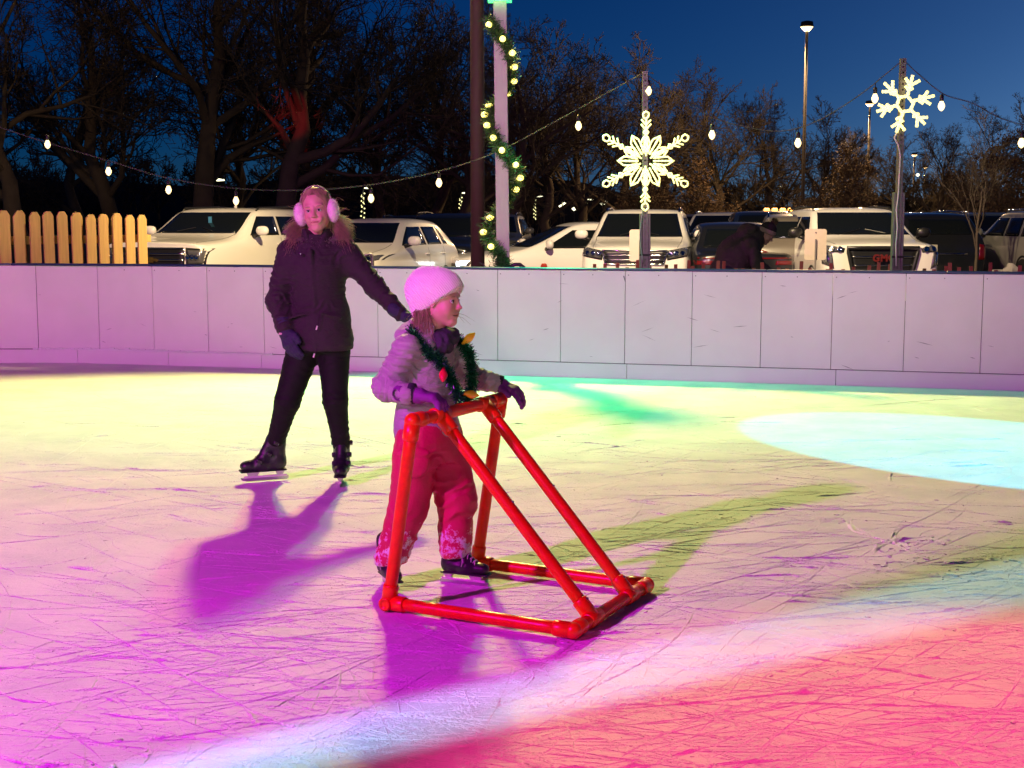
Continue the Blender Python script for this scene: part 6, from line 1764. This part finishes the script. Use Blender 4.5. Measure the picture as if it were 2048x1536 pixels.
def grow(seed, H, levels=5, counts=(10, 7, 6, 5, 4), spread=1.0, droop=0.0, twig=.011, leaves=0, fork=.28, k=5, thick=1.0):
    rng = np.random.default_rng(seed)
    r0 = H*.022*thick
    out = []
    # trunk
    kk = 9; z = np.linspace(0, H*.62, kk)
    P = np.stack([np.cumsum(rng.normal(0, H*.012, kk)), np.cumsum(rng.normal(0, H*.012, kk)), z], 1)[None]
    P[0, :, :2] -= P[0, 0, :2]
    Rr = (r0*np.linspace(1.25, .35, kk))[None]
    out.append(tubes(P, Rr, 9))
    par, parR, L = P, Rr, np.array([H*.62])
    for lv in range(levels):
        c = counts[lv]; m = par.shape[0]; kk = par.shape[1]
        tt = rng.uniform(fork if lv == 0 else .22, 1.0, (m, c)); tt[:, 0] = 1.0
        idx = tt*(kk-1); i0 = np.minimum(idx.astype(int), kk-2); f = (idx-i0)[..., None]
        ar = np.arange(m)[:, None]
        S = par[ar, i0]*(1-f)+par[ar, i0+1]*f
        D = par[ar, i0+1]-par[ar, i0]; D /= np.linalg.norm(D, axis=2, keepdims=True)+1e-9
        rad = parR[ar, i0]*(1-f[..., 0])+parR[ar, i0+1]*f[..., 0]
        az = rng.uniform(0, 2*np.pi, (m, c)) if lv else (np.arange(c)[None]*2.4+rng.uniform(0, 1, (m, c)))
        q = rng.normal(0, 1, (m, c, 3)); q[..., 0] += 0; q -= D*(q*D).sum(2, keepdims=True); q /= np.linalg.norm(q, axis=2, keepdims=True)+1e-9
        if lv == 0: q = np.stack([np.cos(az), np.sin(az), 0*az], -1)
        open_ = rng.uniform(.45, 1.05, (m, c))*spread
        open_[:, 0] *= .4
        d = D*np.cos(open_)[..., None]+q*np.sin(open_)[..., None]
        Lc = L[:, None]*rng.uniform(.42, .72, (m, c))*(1.08-.42*tt)*(1.15 if lv == 0 else 1.0)
        S = S.reshape(-1, 3); d = d.reshape(-1, 3); Lc = Lc.reshape(-1); rad = (rad.reshape(-1)*rng.uniform(.45, .72, m*c))
        kc = k if lv < 3 else 3 + (lv == 3)
        # wandering centre line
        step = Lc[:, None]/(kc-1); pts = [S]; cur = d
        for s_ in range(kc-1):
            cur = cur+rng.normal(0, .20 if lv < 2 else .26, cur.shape)+np.array([0, 0, (.10 if lv < 3 else .05)-droop*(lv >= 1)])
            cur /= np.linalg.norm(cur, axis=1, keepdims=True)
            pts.append(pts[-1]+cur*step)
        par = np.stack(pts, 1); tp = np.linspace(1, .35, kc)[None]
        parR = np.maximum(rad[:, None]*tp, twig*(1.0 if lv < 3 else .8)); L = Lc
        out.append(tubes(par, parR, 6 if lv == 0 else (4 if lv == 1 else 3)))
    V = []; F = []; n0 = 0; tr = out[0]
    for v_, f_ in out[1:]:
        V.append(v_); F.append(f_+n0); n0 += len(v_)
    lf = None
    if leaves:
        tips = par[:, -1]; sel = tips[rng.integers(0, len(tips), leaves)]+rng.normal(0, .12, (leaves, 3))
        a = rng.normal(0, 1, (leaves, 3)); a /= np.linalg.norm(a, axis=1, keepdims=True); b = np.cross(a, rng.normal(0, 1, (leaves, 3))); b /= np.linalg.norm(b, axis=1, keepdims=True)
        s_ = rng.uniform(.04, .08, (leaves, 1))
        lf = (np.stack([sel-a*s_, sel+b*s_*.6, sel+a*s_, sel-b*s_*.6], 1).reshape(-1, 3), np.arange(leaves*4).reshape(-1, 4))
    return tr, (np.concatenate(V), np.concatenate(F)), lf
def tree_proto(seed, H, **kw):
    tr, cr, lf = grow(seed, H, **kw)
    ms = [('trunk', np_mesh('trunk', *tr, M_BARK, True)), ('crown', np_mesh('crown', *cr, M_TWIG, False))]
    if lf: ms.append(('withered_leaves', np_mesh('withered_leaves', *lf, M_DEAD)))
    return ms
PRO = {'a': tree_proto(3, 13, counts=(11, 7, 6, 5, 3)), 'b': tree_proto(8, 12, counts=(9, 8, 6, 5, 3), spread=1.1), 'c': tree_proto(14, 11, counts=(12, 7, 6, 4, 3), spread=.9),
       'd': tree_proto(21, 9, counts=(12, 7, 6, 4, 3), spread=.95, twig=.014), 'e': tree_proto(33, 5.5, counts=(10, 7, 6, 4, 2), leaves=5200, spread=1.05, twig=.008, fork=.15), 'f': tree_proto(40, 6.0, levels=4, counts=(9, 5, 4, 3), spread=.55, twig=.006, fork=.3, thick=.38)}
def tree(kind, px, Y, scale, rz, label, group='bare trees behind the car park', dz=0.0, name='bare_tree'):
    x = (px-1024)/FPX*Y
    r_ = empty(name, (x, Y, lot_z(x, Y)-.05+dz), R(rz)); r_.scale = (scale,)*3
    for n_, me in PRO[kind]: link(n_, me, r_)
    tag(r_, label, 'tree', group)
TREES = [('a', -330, 27, .80, 200, 'near bare tree reaching brown boughs in from the left edge'),
         ('b', 60, 44, 1.05, 20, 'bare tree with crooked trunk at the left edge'), ('c', 250, 52, 1.2, 80, 'bare tree behind the wooden fence'), ('a', 400, 50, 1.25, 130, 'tall bare tree above the big white wagon'),
         ('b', 555, 47, 1.28, 250, 'tall bare tree with a bough lit red, left of the girl'), ('c', 660, 58, 1.3, 10, 'tall bare tree above the girl in earmuffs'), ('d', 760, 60, 1.12, 300, 'bare tree above the white crossover'),
         ('c', 850, 62, .98, 200, 'bare tree left of the brown pole'), ('d', 930, 58, 1.15, 70, 'bare tree hidden behind the brown pole'), ('b', 1015, 55, .92, 160, 'bare tree behind the garlanded post'),
         ('d', 1090, 60, 1.05, 15, 'bare tree just right of the garlanded post'), ('c', 1170, 66, .88, 100, 'bare tree left of the large snowflake'), ('d', 1255, 70, 1.08, 220, 'bare tree behind the large snowflake'),
         ('b', 1345, 74, .84, 330, 'bare tree right of the large snowflake'), ('d', 1430, 74, 1.0, 40, 'bare tree above the dark car seen from behind'), ('a', 1545, 88, .78, 0, 'slender bare tree left of the tallest lamp'),
         ('d', 1640, 95, 1.0, 190, 'bare tree right of the tallest lamp'), ('c', 1710, 110, .85, 60, 'far bare tree left of the small snowflake post'), ('d', 1795, 115, .95, 20, 'far bare tree behind the small snowflake post'),
         ('c', 1870, 92, .78, 280, 'bare tree right of the two distant lamps'), ('b', 1975, 88, .78, 100, 'tall bare tree near the right edge'), ('d', 2060, 92, 1.0, 150, 'bare tree cut by the right edge'),
         ('e', 1680, 60, .85, 0, 'low tree with withered brown leaves left of the red-lettered wagon'), ('e', 1985, 48, .82, 120, 'low tree with withered brown leaves at the right edge'), ('f', 1955, 27.5, .62, 30, 'thin leafless sapling by the snow heap at right'),
         ('e', 1290, 62, .9, 60, 'low tree with withered brown leaves behind the white wagon'), ('d', 160, 60, 1.2, 260, 'bare tree far behind the wooden fence'), ('d', 480, 66, 1.3, 110, 'bare tree far behind the big white wagon'), ('e', 1400, 66, .8, 200, 'brown-leaved low tree above the back row of cars')]
for t in TREES: tree(*t)

# the far wood: one dark mass on the horizon
def far_wood():
    rng = np.random.default_rng(77); V = []; F = []; n0 = 0
    protos = [grow(100+i, 7.5, levels=4, counts=(10, 6, 5, 4), spread=1.0, twig=.03, fork=.08) for i in range(4)]
    for i in range(120):
        tr, cr, _ = protos[i % 4]; s_ = rng.uniform(.55, 1.0); a = rng.uniform(0, 6.28); Y = rng.uniform(105, 150); x = rng.uniform(-.45, .45)*Y
        s_ *= .85 if x > 0 else 1.15
        Rz = np.array([[math.cos(a), -math.sin(a), 0], [math.sin(a), math.cos(a), 0], [0, 0, 1]])
        for v_, f_ in (tr, cr):
            V.append((v_*s_) @ Rz.T+np.array([x, Y, -.2])); F.append(f_+n0); n0 += len(v_)
    return np_mesh('far_wood', np.concatenate(V), np.concatenate(F), M_TWIG)
o = link('far_wood', far_wood()); tag(o, 'dark leafless wood closing the horizon behind the car park', 'wood', kind='stuff')
# low rise of ground behind it
q = MB(); n = 60; v = []
for i in range(n+1):
    x = -260+520*i/n; h = 3.4+3.2*(1-sstep(-5, 35, x))+.7*math.sin(i*.7)+.5*math.sin(i*1.9)
    v += [(x, 160, -1), (x, 175, h), (x, 230, h+.5), (x, 300, -1)]
q.add(v, [(i*4+j, (i+1)*4+j, (i+1)*4+j+1, i*4+j+1) for i in range(n) for j in range(3)])
o = q.build('hill', mat('dark_scrub', (.018, .017, .014), 1.0, noise=(.3, .4)), None, True); o['kind'] = 'structure'
